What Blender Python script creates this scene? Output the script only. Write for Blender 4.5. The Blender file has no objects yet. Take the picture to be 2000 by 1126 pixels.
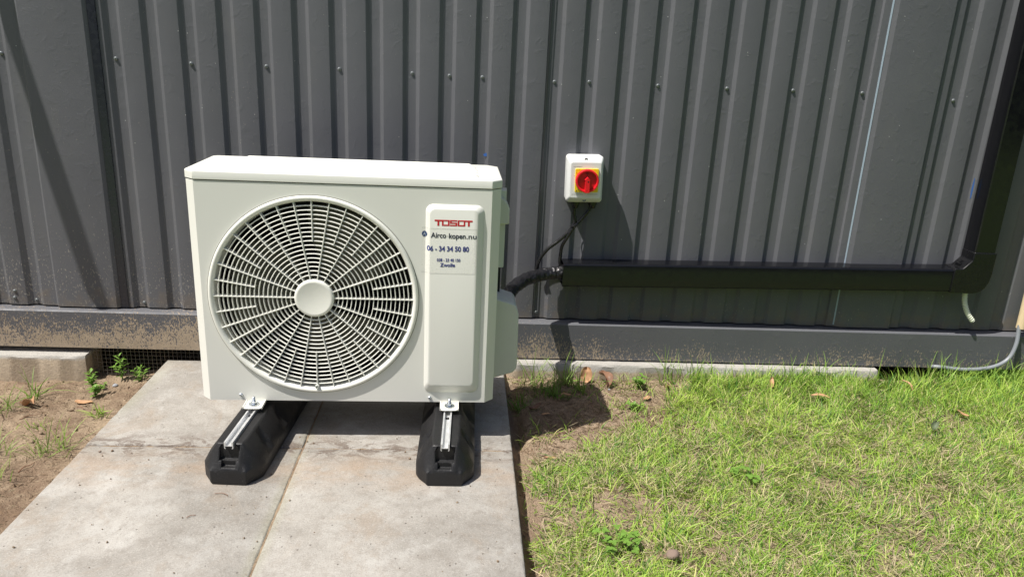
import bpy, bmesh, math, random
import numpy as np
from mathutils import Vector, Matrix
random.seed(7); rng = np.random.default_rng(11)
S = bpy.context.scene
C = S.collection
PI = math.pi

# ------------------------------------------------------------------ camera
cam = bpy.data.cameras.new('camera'); co = bpy.data.objects.new('camera', cam); C.objects.link(co)
yaw, pitch, roll = 0.0663, 0.3070, -0.0493
cam.sensor_width = 36; cam.lens = 1.4613*36/2; cam.clip_start = .02; cam.clip_end = 500
cy_, sy_, cp_, sp_ = math.cos(yaw), math.sin(yaw), math.cos(pitch), math.sin(pitch)
fwd = Vector((sy_*cp_, cy_*cp_, -sp_)); right = Vector((cy_, -sy_, 0)); down = fwd.cross(right)
r2 = math.cos(roll)*right + math.sin(roll)*down; d2 = -math.sin(roll)*right + math.cos(roll)*down
M = Matrix((r2, -d2, -fwd)).transposed().to_4x4(); M.translation = Vector((.3377, -2.1782, .935))
co.matrix_world = M; S.camera = co

# ------------------------------------------------------------------ light
L = Vector((.505, .24, -1.0)).normalized()
elev = math.asin(-L.z); az = math.atan2(-L.x, -L.y)
W = bpy.data.worlds.new('World'); S.world = W; W.use_nodes = True
nt = W.node_tree; bg = nt.nodes['Background']
sky = nt.nodes.new('ShaderNodeTexSky'); sky.sky_type = 'NISHITA'; sky.sun_disc = False
sky.sun_elevation = elev; sky.sun_rotation = az; sky.dust_density = 2.5; sky.ozone_density = .6; sky.air_density = .8
nt.links.new(sky.outputs[0], bg.inputs[0]); bg.inputs[1].default_value = .085
sl = bpy.data.lights.new('sun', 'SUN'); sl.energy = 4.85; sl.angle = math.radians(.5); sl.color = (1, .955, .89)
so = bpy.data.objects.new('sun', sl); C.objects.link(so); so.rotation_euler = L.to_track_quat('-Z', 'Y').to_euler()
S.view_settings.view_transform = 'Standard'; S.view_settings.look = 'None'
S.view_settings.exposure = .42; S.view_settings.gamma = 1

# ------------------------------------------------------------------ node helpers
class N:
    def __init__(s, name):
        s.m = bpy.data.materials.new(name); s.m.use_nodes = True; s.t = s.m.node_tree
        s.b = s.t.nodes['Principled BSDF']; s.geo = s.t.nodes.new('ShaderNodeNewGeometry')
        s.pos = s.geo.outputs['Position']
    def set(s, inp, v):
        if isinstance(v, bpy.types.NodeSocket): s.t.links.new(v, inp)
        else:
            if inp.type == 'RGBA' and len(v) == 3: v = (*v, 1)
            inp.default_value = v
    def p(s, **k):
        for a, v in k.items(): s.set(s.b.inputs[a.replace('_', ' ')], v)
        return s
    def map(s, scale=(1, 1, 1), vec=None):
        n = s.t.nodes.new('ShaderNodeMapping'); s.set(n.inputs[0], vec or s.pos); n.inputs['Scale'].default_value = scale
        return n.outputs[0]
    def noise(s, scale, detail=4, rough=.5, vec=None, dist=0, col=False):
        n = s.t.nodes.new('ShaderNodeTexNoise'); s.set(n.inputs['Vector'], vec or s.pos)
        n.inputs['Scale'].default_value = scale; n.inputs['Detail'].default_value = detail
        n.inputs['Roughness'].default_value = rough; n.inputs['Distortion'].default_value = dist
        return n.outputs[1 if col else 0]
    def voro(s, scale, vec=None, out=0, feature='F1'):
        n = s.t.nodes.new('ShaderNodeTexVoronoi'); n.feature = feature; s.set(n.inputs['Vector'], vec or s.pos)
        n.inputs['Scale'].default_value = scale; return n.outputs[out]
    def ramp(s, f, lo, hi, a=0., b=1.):
        n = s.t.nodes.new('ShaderNodeMapRange'); n.interpolation_type = 'SMOOTHSTEP'; s.set(n.inputs[0], f)
        for i, v in zip((1, 2, 3, 4), (lo, hi, a, b)): s.set(n.inputs[i], v)
        return n.outputs[0]
    def mix(s, f, a, b):
        n = s.t.nodes.new('ShaderNodeMix'); n.data_type = 'RGBA'; s.set(n.inputs[0], f); s.set(n.inputs[6], a); s.set(n.inputs[7], b)
        return n.outputs[2]
    def math(s, op, a, b=0., c=0.):
        n = s.t.nodes.new('ShaderNodeMath'); n.operation = op; s.set(n.inputs[0], a); s.set(n.inputs[1], b); s.set(n.inputs[2], c)
        return n.outputs[0]
    def xyz(s, vec=None):
        n = s.t.nodes.new('ShaderNodeSeparateXYZ'); s.set(n.inputs[0], vec or s.pos); return n.outputs
    def bump(s, h, strength=.3, dist=.002, nrm=None):
        n = s.t.nodes.new('ShaderNodeBump'); n.inputs['Strength'].default_value = strength
        n.inputs['Distance'].default_value = dist; s.set(n.inputs['Height'], h)
        if nrm: s.set(n.inputs['Normal'], nrm)
        return n.outputs[0]

def simple(name, col, rough=.5, metal=0., bumpscale=None, bs=.15, bd=.0005, var=.08, spec=.5):
    n = N(name)
    f = n.noise(35, 5)
    n.p(Base_Color=n.mix(f, tuple(c*(1-var) for c in col), tuple(min(1, c*(1+var)) for c in col)),
        Roughness=n.ramp(n.noise(60, 4), .3, .7, max(rough-.06, 0), rough+.08), Metallic=metal)
    n.b.inputs['Specular IOR Level'].default_value = spec
    if bumpscale: n.p(Normal=n.bump(n.noise(bumpscale, 4), bs, bd))
    return n.m

# --- container paint
def container_mat(name, rail=False):
    n = N(name); x, y, z = n.xyz()
    f = n.noise(6, 5)
    base = n.mix(f, (.104, .107, .118), (.127, .130, .142))
    fade = n.ramp(n.noise(14, 6, .65, n.map((1, 1, .35))), .5, .75)
    base = n.mix(n.math('MULTIPLY', fade, .35), base, (.135, .135, .134))
    # dried splashes of sand: small flecks, thicker near the ground
    fleck = n.noise(260 if not rail else 230, 4, .65, n.map((1, 1, .5)))
    fleck2 = n.noise(60, 4, .6, n.map((1, 1, .7)))
    patch = n.noise(5.5, 4, .6)
    left = n.ramp(x, -.3, 1.3, .17, -.19)
    if rail:
        dens = n.math('ADD', n.ramp(z, .165, .025, 0., 1.), n.math('MULTIPLY', n.math('SUBTRACT', patch, .5), 1.3))
        dens = n.math('ADD', dens, n.math('MULTIPLY', left, 1.9))
        v = n.math('ADD', n.math('MULTIPLY', fleck, .7), n.math('MULTIPLY', fleck2, .3))
        v = n.math('ADD', v, n.math('MULTIPLY', dens, .17))
        mask = n.ramp(v, .60, .70)
        mud = n.mix(n.noise(45, 4), (.34, .265, .18), (.55, .445, .32))
        base = n.mix(n.math('MULTIPLY', mask, .78), base, mud)
        h = n.math('ADD', n.math('MULTIPLY', mask, .8), n.math('MULTIPLY', fleck, .4))
        dull = mask
    else:
        dens = n.math('ADD', n.ramp(z, .50, .15, 0., 1.), n.math('MULTIPLY', n.math('SUBTRACT', patch, .5), 1.2))
        dens = n.math('ADD', dens, n.math('MULTIPLY', left, 2.0))
        v = n.math('ADD', fleck, n.math('MULTIPLY', dens, .10))
        mask = n.ramp(v, .71, .745)
        base = n.mix(n.math('MULTIPLY', mask, .8), base, n.mix(patch, (.28, .25, .21), (.42, .40, .36)))
        dist = n.ramp(n.math('MULTIPLY', n.ramp(z, .3, .15), n.noise(26, 5)), .32, .6, 0, .55)
        base = n.mix(dist, base, (.17, .14, .11))
        h = mask; dull = n.math('MAXIMUM', dist, mask)
    # tiny white nicks
    vd = n.voro(42); vr = n.voro(42, out=1)
    r_, g_, b_ = n.xyz(vr)
    nick = n.math('MULTIPLY', n.ramp(vd, .07, .045), n.ramp(r_, .80, .82))
    base = n.mix(n.math('MULTIPLY', nick, .75), base, (.5, .5, .49))
    n.p(Base_Color=base, Roughness=n.ramp(n.math('ADD', n.noise(20, 5), n.math('MULTIPLY', dull, .6)), .3, 1.1, .46, .85))
    n.b.inputs['Specular IOR Level'].default_value = .28
    wr = n.noise(38, 5, .6, dist=.6)
    b1 = n.bump(n.ramp(wr, .5, .75), .18, .0020)
    b2 = n.bump(n.noise(260, 3), .25, .0006, b1)
    b3 = n.bump(n.math('ADD', h, nick), .6, .0012, b2)
    n.p(Normal=b3)
    return n.m
M_WALL = container_mat('anthracite_paint'); M_RAIL = container_mat('muddy_rail_paint', True)

def slab_mat():
    n = N('old_concrete_slab'); x, y, z = n.xyz()
    oi = n.t.nodes.new('ShaderNodeObjectInfo')
    base = n.mix(n.ramp(n.noise(3.2, 5, .6, dist=.8), .35, .65), (.27, .254, .228), (.355, .337, .307))
    base = n.mix(n.ramp(n.noise(30, 7, .75), .44, .66, 0, .42), base, (.19, .168, .142))
    base = n.mix(n.ramp(n.noise(9, 6, .65), .5, .72, 0, .75), base, (.40, .388, .362))
    base = n.mix(n.ramp(n.noise(5, 7, .7, dist=1.2), .50, .70, 0, .65), base, (.27, .225, .178))     # sand wash
    streak = n.noise(8, 7, .68, n.map((1, .45, 1)), .25)
    base = n.mix(n.ramp(streak, .56, .74, 0, .6), base, (.47, .46, .435))        # lime bloom
    yj = -.5534
    band = n.ramp(n.math('ABSOLUTE', n.math('ADD', y, -yj)), .085, .0)
    st = n.math('MULTIPLY', band, n.ramp(n.noise(17, 7, .72, n.map((1, 2.2, 1)), .7), .47, .56))
    base = n.mix(n.math('MULTIPLY', st, .85), base, (.13, .10, .08))
    band2 = n.math('MULTIPLY', n.ramp(n.math('ABSOLUTE', n.math('ADD', y, .655)), .11, .0), n.ramp(n.noise(7, 6, .7, n.map((1, 1.8, 1))), .36, .6))
    base = n.mix(n.math('MULTIPLY', band2, .5), base, (.33, .24, .165))
    # moss tint along the long joints
    e1 = n.math('MULTIPLY', n.ramp(n.math('ABSOLUTE', n.math('ADD', x, .5488)), .05, .012), n.ramp(y, -.5, -.3))
    e2 = n.ramp(n.math('ABSOLUTE', n.math('ADD', x, .0404)), .028, .004)
    moss = n.math('MULTIPLY', n.math('MAXIMUM', e1, e2), n.ramp(n.noise(7, 4), .38, .6))
    base = n.mix(n.math('MULTIPLY', moss, .25), base, (.28, .28, .17))
    pit = n.ramp(n.noise(170, 4, .7), .60, .72)
    pv = n.voro(95); pr = n.xyz(n.voro(95, out=1))[0]
    hole = n.math('MULTIPLY', n.ramp(pv, .22, .12), n.ramp(pr, .90, .92))
    base = n.mix(n.math('MULTIPLY', pit, .28), base, (.16, .145, .125))
    base = n.mix(n.math('MULTIPLY', hole, .6), base, (.10, .085, .07))
    agg = n.xyz(n.voro(480, out=1))[0]
    base = n.mix(n.ramp(agg, .86, .90, 0, .16), base, (.55, .53, .49)); base = n.mix(n.ramp(agg, .14, .10, 0, .22), base, (.12, .11, .10))
    vr_ = n.t.nodes.new('ShaderNodeMapping'); n.set(vr_.inputs[0], n.pos); vr_.inputs['Rotation'].default_value = (0, 0, .9); vr_.inputs['Scale'].default_value = (5, 95, 1)
    scr = n.math('MULTIPLY', n.ramp(n.noise(1, 3, .5, vr_.outputs[0]), .70, .76), n.ramp(n.noise(4.5, 3), .50, .62))
    base = n.mix(n.math('MULTIPLY', scr, .6), base, (.58, .56, .52))
    dk = n.math('MULTIPLY', n.ramp(n.noise(55, 8, .8), .58, .66), n.ramp(n.noise(6, 4), .45, .6))
    base = n.mix(n.math('MULTIPLY', dk, .38), base, (.13, .11, .09))
    n.p(Base_Color=base, Roughness=.88)
    n.b.inputs['Specular IOR Level'].default_value = .25
    h = n.math('SUBTRACT', n.math('MULTIPLY', n.noise(120, 6, .7), .8), hole)
    n.p(Normal=n.bump(h, .7, .0026, n.bump(n.noise(14, 4), .4, .007)))
    return n.m
M_SLAB = slab_mat()

def soil_mat():
    n = N('sandy_soil'); x, y, z = n.xyz()
    base = n.mix(n.ramp(n.noise(7, 6, .65), .35, .65), (.23, .16, .108), (.40, .305, .21))
    base = n.mix(n.ramp(n.noise(60, 5, .7), .5, .75, 0, .6), base, (.48, .38, .27))
    shade_lift = n.ramp(n.noise(3.5, 4, .55), .42, .62)
    near = n.ramp(x, .42, .50, 0, 1); near = n.math('MULTIPLY', near, n.ramp(x, .95, .62, 0, 1))
    base = n.mix(n.math('MULTIPLY', near, .5), base, n.mix(shade_lift, (.31, .225, .165), (.37, .28, .20)))  # soil colour made paler here to lift the unit's shadow
    far = n.math('MAXIMUM', n.math('MAXIMUM', n.ramp(x, 2.3, 2.7), n.ramp(y, -1.25, -1.6)), n.ramp(x, -1.6, -2.2))
    base = n.mix(far, base, n.mix(n.noise(5, 6), (.10, .17, .035), (.17, .25, .06)))
    thatch = n.ramp(x, .8, 1.1, 0, .6)
    thatch = n.math('MULTIPLY', thatch, n.math('SUBTRACT', 1., far))
    base = n.mix(thatch, base, (.30, .25, .15))
    base = n.mix(n.ramp(n.noise(140, 3, .6), .62, .7, 0, .6), base, (.10, .07, .05))
    n.p(Base_Color=base, Roughness=.95); n.b.inputs['Specular IOR Level'].default_value = .15
    n.p(Normal=n.bump(n.noise(180, 6, .75), .9, .005, n.bump(n.noise(45, 5, .65), .7, .014)))
    return n.m
M_SOIL = soil_mat()
def kerb_mat(name='kerb_concrete', muddy=.02, amp=.03):
    n = N(name); x, y, z = n.xyz()
    base = n.mix(n.noise(25, 6, .65), (.31, .295, .265), (.47, .455, .42))
    mz = n.ramp(n.math('ADD', z, n.math('MULTIPLY', n.noise(60, 5, .7), amp)), muddy, muddy-.012)
    base = n.mix(n.math('MULTIPLY', mz, .85), base, n.mix(n.noise(90, 4), (.26, .20, .135), (.46, .365, .25)))
    base = n.mix(n.ramp(n.noise(200, 3), .6, .7, 0, .5), base, (.16, .14, .12))
    n.p(Base_Color=base, Roughness=.9, Normal=n.bump(n.noise(130, 6, .75), .6, .004))
    return n.m
M_KERB = kerb_mat(); M_KERB_L = kerb_mat('mud_splashed_concrete', .013, .014)

def ac_mat():
    n = N('ivory_powder_coat')
    n.p(Base_Color=n.mix(n.noise(3, 3), (.72, .722, .668), (.745, .747, .696)), Roughness=.42,
        Normal=n.bump(n.noise(420, 3), .10, .0004))
    n.b.inputs['Specular IOR Level'].default_value = .45
    return n.m
M_AC = ac_mat()
M_GRILLE = simple('ivory_plastic', (.80, .80, .735), .35, var=.02)
M_COVER = simple('grey_white_plastic', (.60, .62, .57), .4, var=.03)
M_DARKIN = simple('dark_coil_and_shade', (.006, .006, .007), .6)  # black of the coil, also painted shade inside the shroud and lid seam
M_BLADE = simple('olive_grey_blade', (.115, .110, .080), .5)
M_RUBBER = N('black_rubber')
M_RUBBER.p(Base_Color=M_RUBBER.mix(M_RUBBER.ramp(M_RUBBER.noise(420, 3, .6), .64, .70, 0, .55), (.0085, .0085, .0095), (.10, .10, .105)), Roughness=M_RUBBER.ramp(M_RUBBER.noise(25, 4), .3, .7, .42, .62),
           Normal=M_RUBBER.bump(M_RUBBER.noise(300, 4), .5, .0016)); M_RUBBER = M_RUBBER.m
M_ALU = simple('raw_aluminium', (.80, .81, .82), .5, .85, 200, .1)
M_ZINC = simple('zinc_plated_steel', (.66, .70, .74), .24, 1.)
M_WHITEPLATE = simple('cream_steel_foot', (.8, .79, .72), .4)
M_DUCT = simple('black_pvc', (.0060, .0062, .0078), .16, 0, 18, .03, .002, var=.2, spec=.42)
M_ELBOW = simple('black_elbow_pvc', (.0072, .0074, .0085), .28, var=.2, spec=.35)
M_BOX = simple('light_grey_housing', (.74, .75, .73), .35, var=.02)
M_YELLOW = simple('yellow_plate', (.86, .62, .015), .35, var=.03)
M_RED = simple('red_plastic', (.72, .012, .022), .3, var=.04)
M_DRED = simple('dark_red_plastic', (.46, .008, .016), .4, var=.05)
M_TEXT_RED = simple('red_print', (.55, .02, .03), .45)
M_TEXT_DARK = simple('dark_print', (.022, .026, .05), .5)
M_TEXT_BLUE = simple('blue_print', (.035, .045, .22), .5)
M_TEXT_GREY = simple('grey_print', (.25, .25, .22), .6)
M_CABLE = simple('black_cable', (.013, .013, .014), .24)
M_GCABLE = simple('grey_cable', (.22, .235, .26), .4)
M_CONDUIT = simple('cream_pvc', (.72, .57, .36), .45)
M_HOSE = simple('white_corrugated_pvc', (.72, .74, .60), .4)
M_WIRE = simple('galvanised_wire', (.20, .19, .17), .5, .6)
M_INS = simple('wrapped_black_tape', (.014, .014, .016), .16, 0, 110, 1.0, .006)
M_BLUE = simple('blue_chalk', (.05, .16, .5), .8)
M_BLUEP = simple('pale_blue_strip', (.30, .37, .44), .45)

# ------------------------------------------------------------------ mesh helpers
def add_box(bm, x0, x1, y0, y1, z0, z1):
    v = [bm.verts.new(p) for p in ((x0,y0,z0),(x1,y0,z0),(x1,y1,z0),(x0,y1,z0),(x0,y0,z1),(x1,y0,z1),(x1,y1,z1),(x0,y1,z1))]
    for f in ((0,3,2,1),(4,5,6,7),(0,1,5,4),(1,2,6,5),(2,3,7,6),(3,0,4,7)): bm.faces.new([v[i] for i in f])
def loft(bm, rings, closed=True, cap=True):
    R_ = [[bm.verts.new(p) for p in r] for r in rings]; n = len(R_[0])
    for a, b in zip(R_, R_[1:]):
        for i in range(n if closed else n-1):
            j = (i+1) % n; bm.faces.new((a[i], a[j], b[j], b[i]))
    if cap and closed: bm.faces.new(R_[0][::-1]); bm.faces.new(R_[-1])
    return R_
def lathe(bm, prof, center, axis='y', n=48, cap=(False, False)):
    # prof: (radius, offset along axis)
    rings = []
    for r, o in prof:
        ring = []
        for k in range(n):
            a = 2*PI*k/n; u, v = r*math.cos(a), r*math.sin(a)
            p = {'y': (u, o, v), 'z': (u, v, o), 'x': (o, u, v)}[axis]
            ring.append((center[0]+p[0], center[1]+p[1], center[2]+p[2]))
        rings.append(ring)
    R_ = loft(bm, rings, True, False)
    if cap[0]: bm.faces.new(R_[0][::-1])
    if cap[1]: bm.faces.new(R_[-1])
def catmull(P, n):
    P = [Vector(p) for p in P]; Q = [P[0]*2-P[1]] + P + [P[-1]*2-P[-2]]; out = []
    for i in range(1, len(Q)-2):
        for k in range(n):
            t = k/n; a, b, c, d = Q[i-1:i+3]
            out.append(.5*((2*b)+(c-a)*t+(2*a-5*b+4*c-d)*t*t+(3*b-a-3*c+d)*t**3))
    out.append(P[-1]); return out
def tube(bm, pts, rad, n=12, cap=True):
    pts = [Vector(p) for p in pts]; rings = []; up = None
    for i, p in enumerate(pts):
        t = (pts[min(i+1, len(pts)-1)] - pts[max(i-1, 0)]).normalized()
        if up is None: up = Vector((0, 0, 1)) if abs(t.z) < .9 else Vector((0, 1, 0))
        u = (up - t*up.dot(t)).normalized(); v = t.cross(u); up = u
        r = rad(i/(len(pts)-1)) if callable(rad) else rad
        rings.append([p + r*(math.cos(2*PI*k/n)*u + math.sin(2*PI*k/n)*v) for k in range(n)])
    loft(bm, rings, True, cap)
def obj(name, bm, mat, parent=None, smooth=None, bevel=None, loc=None, segs=2, harden=False):
    me = bpy.data.meshes.new(name)
    if isinstance(bm, bmesh.types.BMesh):
        bmesh.ops.recalc_face_normals(bm, faces=bm.faces[:]); bm.to_mesh(me); bm.free()
    else: me = bm
    o = bpy.data.objects.new(name, me); C.objects.link(o)
    if mat and not len(me.materials): me.materials.append(mat)
    if parent: o.parent = parent
    if loc: o.location = loc
    if smooth is not None:
        for p in me.polygons: p.use_smooth = True
        me.set_sharp_from_angle(angle=math.radians(smooth))
    if bevel:
        b = o.modifiers.new('bevel', 'BEVEL'); b.width = bevel; b.segments = segs; b.limit_method = 'ANGLE'; b.angle_limit = math.radians(28)
        b.harden_normals = harden
    return o
def tag(o, label, cat, group=None):
    o['label'] = label; o['category'] = cat
    if group: o['group'] = group
    return o
def thing(name, label, cat, loc=(0,0,0), rotz=0, group=None):
    o = bpy.data.objects.new(name, None); C.objects.link(o); o.location = loc; o.rotation_euler = (0,0,rotz)
    return tag(o, label, cat, group)
def part(name, fn, mat, parent, **k):
    bm = bmesh.new(); fn(bm); return obj(name, bm, mat, parent, **k)

def vnoise(x, y, s, seed=0):
    x = np.asarray(x)*s; y = np.asarray(y)*s
    xi = np.floor(x).astype(int); yi = np.floor(y).astype(int); fx = x-xi; fy = y-yi
    fx = fx*fx*(3-2*fx); fy = fy*fy*(3-2*fy)
    def h(a, b):
        n = (a*374761393 + b*668265263 + seed*1442695041) & 0x7fffffff
        n = (n ^ (n >> 13))*1274126177 & 0x7fffffff
        return ((n ^ (n >> 16)) & 0xffff)/65535.
    return (h(xi,yi)*(1-fx)+h(xi+1,yi)*fx)*(1-fy)+(h(xi,yi+1)*(1-fx)+h(xi+1,yi+1)*fx)*fy
def sstep(x, a, b):
    t = np.clip((x-a)/(b-a), 0, 1); return t*t*(3-2*t)

# ------------------------------------------------------------------ ground
SX, SY, SROT, SS = -.5488, -.5534, .0038, .5084
def ground_h(x, y):
    x = np.asarray(x, float); y = np.asarray(y, float)
    left = sstep(x, -.45, -.62)
    z = -.028 + 0*x
    z = z - .012*left - .03*left*sstep(y, -.45, -.05)
    fine = (np.abs(x) < 4)*(np.abs(y) < 3)
    n = (vnoise(x,y,7,1)-.5)*.014 + (vnoise(x,y,19,2)-.5)*.009 + (vnoise(x,y,47,3)-.5)*.006 + (vnoise(x,y,110,4)-.5)*.0035
    z = z + n*np.where(left > .5, 1.15, .9)
    # trench between slab edge and lawn
    xe = .470; d = x-xe
    tr = np.exp(-((d-.020)/.016)**2)*sstep(y, -.05, -.2)*(1+.4*(vnoise(x,y,14,9)-.5))
    z = z - .030*tr
    z = z + .010*sstep(x, .9, 1.3)
    # filled joints under the slabs
    ins = (x > SX+.004)*(x < SX+2*SS-.004)*(y > -2.4)*(y < SY+SS-.004)
    z = np.where(ins > 0, -.0028+(vnoise(x,y,60,5)-.5)*.003, z)
    # hollow below the container
    z = z - .05*sstep(y, -.03, .04)*sstep(x, 1.62, 1.72) - .05*sstep(y, .03, .10)
    return z
def axis(a, b, st, lo, hi):
    core = np.arange(a, b+1e-9, st)
    out = [core]; g = st; p = b; r = []
    while p < hi: g *= 1.5; p = min(p+g, hi); r.append(p)
    g = st; p = a; l = []
    while p > lo: g *= 1.5; p = max(p-g, lo); l.append(p)
    return np.concatenate([np.array(l[::-1]), core, np.array(r)])
gx = axis(-1.35, 2.5, .006, -60, 60); gy = axis(-1.3, .16, .006, -60, 60)
X, Y = np.meshgrid(gx, gy); Z = ground_h(X, Y); nx, ny = len(gx), len(gy)
me = bpy.data.meshes.new('ground'); V = np.stack([X.ravel(), Y.ravel(), Z.ravel()], 1)
i = np.arange(nx*ny).reshape(ny, nx); F = np.stack([i[:-1,:-1], i[:-1,1:], i[1:,1:], i[1:,:-1]], -1).reshape(-1, 4)
def np_mesh(me, V, F, smooth=True):
    k = F.shape[1]
    me.vertices.add(len(V)); me.vertices.foreach_set('co', V.astype(np.float32).ravel())
    me.loops.add(F.size); me.loops.foreach_set('vertex_index', F.astype(np.int32).ravel())
    me.polygons.add(len(F)); me.polygons.foreach_set('loop_start', np.arange(0, F.size, k, dtype=np.int32))
    me.polygons.foreach_set('loop_total', np.full(len(F), k, np.int32))
    me.polygons.foreach_set('use_smooth', np.full(len(F), smooth)); me.update(calc_edges=True); me.validate()
np_mesh(me, V, F); g = obj('ground', me, M_SOIL); g['kind'] = 'structure'

# ------------------------------------------------------------------ slabs
SLAB = [(0,0,'weathered concrete slab at back left, sand washed, half under the air conditioner'),
        (1,0,'concrete slab at back right, in the shadow under the air conditioner'),
        (0,-1,'sand stained concrete slab in front left, under the left rubber foot'),
        (1,-1,'pale concrete slab in front right, bordering the lawn edge'),
        (0,-2,'concrete slab nearest the viewer on the left side'),
        (1,-2,'concrete slab nearest the viewer on the right side')]
for a, b, lab in SLAB:
    bm = bmesh.new(); s = .5060
    N_ = 26
    # chipped slab rim: outline with small random nicks, top rim bevelled
    def outline(inset, z, jit):
        pts = []
        for side in range(4):
            for k in range(N_):
                t = k/N_*s
                p = [(t,0),(s,t),(s-t,s),(0,s-t)][side]
                c = Vector((s/2, s/2)); v = Vector(p)-c
                q = (inset + jit*max(0, random.gauss(0, 1)))
                m = max(abs(v.x), abs(v.y)); f = (m-q)/m
                pts.append((s/2+v.x*f, s/2+v.y*f, z))
        return pts
    loft(bm, [outline(0, -.045, 0), outline(0, -.0048, .0002), outline(.0012, -.0016, .0008), outline(.0042, 0, .0012)])
    x0 = SX+math.cos(SROT)*a*SS-math.sin(SROT)*b*SS+.0012; y0 = SY+math.sin(SROT)*a*SS+math.cos(SROT)*b*SS+.0012
    o = obj('paving_slab', bm, M_SLAB, smooth=50); o.location = (x0, y0, random.uniform(-.0012, .0012)); o.rotation_euler = (0, 0, SROT)
    tag(o, lab, 'paving slab', 'concrete paving slabs under the air conditioner')

# ------------------------------------------------------------------ container
cont = thing('shipping_container', 'anthracite corrugated steel container wall with muddy base rail, behind the air conditioner', 'shipping container')
def wall_profile():
    P = []   # (x, y) outer face, valley at +.007
    V_, B = .0076, -.0085
    def ribs(k0, k1, s='r'):
        for k in range(k0, k1):
            P.append((-.605+.1*k, 0)); P.append((-.552+.1*k, 0)); pass
    x = -2.9
    while x < -.96-.05:
        # ribs to the far left, out of frame
        pass; break
    for k in range(-21, -3): 
        P.extend([(-.605+.1*k-.0, 0), (-.552+.1*k, 0), (-.5420+.1*k, V_), (-.5150+.1*k, V_)])
    P = [p for p in P if p[0] < -.98]
    P.extend([(-.957-.048, 0), (-.957, 0), (-.941, V_), (-.9215, V_), (-.910, 0), (-.872, 0), (-.864, B), (-.696, B), (-.686, 0.0), (-.651, 0), (-.641, V_), (-.615, V_)])
    for k in range(0, 21):
        P.extend([(-.605+.1*k, 0), (-.552+.1*k, 0), (-.5420+.1*k, V_), (-.5150+.1*k, V_)])
    P.extend([(1.4875, 0), (1.511, 0), (1.526, B), (1.689, B), (1.699, 0), (1.723, 0), (1.7335, V_), (1.764, V_), (1.774, 0), (1.825, 0), (1.8375, V_), (1.863, V_)])
    for k in range(0, 14):
        P.extend([(1.874+.1*k, 0), (1.927+.1*k, 0), (1.9395+.1*k, V_), (1.9640+.1*k, V_)])
    P.sort(key=lambda p: p[0]); return P
prof = wall_profile(); Q = [prof[0]]
for p in prof[1:]:
    if p[0]-Q[-1][0] > 1e-4: Q.append(p)
prof = Q; XL, XR = prof[0][0], prof[-1][0]
# soften the folds: replace each corner with a small arc of 3 points
def soften(P, r=.0009):
    out = [P[0]]
    for a, b, c in zip(P, P[1:], P[2:]):
        a, b, c = Vector(a), Vector(b), Vector(c); u = (a-b); v = (c-b)
        ru = min(r, u.length*.4); rv = min(r, v.length*.4)
        p, q = b+u.normalized()*ru, b+v.normalized()*rv
        for t in (0, .5, 1): out.append(tuple((1-t)**2*p + 2*t*(1-t)*b + t*t*q))
    out.append(P[-1]); return out
sp = soften(prof)
bm = bmesh.new(); zs = [.1495, .155] + [.3+.25*k for k in range(9)]
rows = []
for j, z in enumerate(zs):
    rows.append([(x, y+.0008*math.sin(x*3+z*4), z) for x, y in sp])
back = [[(x, y+.002, z) for x, y, z in rows[0]]]
loft(bm, back+rows, False, False)
wall = obj('wall_panel', bm, M_WALL, cont, smooth=30)
def rail(bm):
    P = [(-.03,.027),(-.03,.1395),(-.0265,.1435),(-.0215,.1445),(.012,.1445),(.012,.027)]
    loft(bm, [[(x, y, z) for y, z in P] for x in (XL, XR)])
part('base_rail', rail, M_RAIL, cont, smooth=40)
def shell(bm):
    add_box(bm, XL, XL+.05, .03, 2.4, .03, 2.3); add_box(bm, XR-.05, XR, .03, 2.4, .03, 2.3); add_box(bm, XL+.05, XR-.05, 2.35, 2.4, .03, 2.3)
    add_box(bm, XL+.05, XR-.05, .03, 2.35, .10, .14)
part('shell', shell, M_WALL, cont)
part('roof', lambda bm: add_box(bm, XL, XR, -.03, 2.42, 2.303, 2.36), M_WALL, cont, bevel=.004)
def screw_head(bm):
    lathe(bm, [(.0062,0),(.0062,-.0014),(.0050,-.0018),(.0046,-.0042),(.0034,-.0056),(.0018,-.0060),(.0016,-.0045),(.0003,-.0045)], (0,0,0), 'y', 14, (False, True))
M_SCREW = simple('grey_screw', (.20, .215, .22), .35, .3)
first = None
SCREWS = [(-.629,.864),(-.429,.860),(-.226,.862),(-.027,.864),(.174,.862),(.278,.860),(.370,.860),(.574,.857),(.673,.861),(.871,.860),(1.072,.861),(1.266,.864),(1.472,.866),(1.749,.857),(-.929,.864),(.561,.166),(-.622,.163)]
for x, z in SCREWS:
    if first is None: first = s_ = part('screw', screw_head, M_SCREW, cont, smooth=40)
    else: s_ = first.copy(); C.objects.link(s_); s_.parent = cont
    s_.location = (x, .0075, z); s_.scale = (.9, .62, .9)
for x, y, z in [(-.989,-.0005,.191),(-.992,-.0005,.170),(-.934,.0075,.162)]:
    s_ = first.copy(); C.objects.link(s_); s_.parent = cont; s_.location = (x, y, z)
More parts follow.
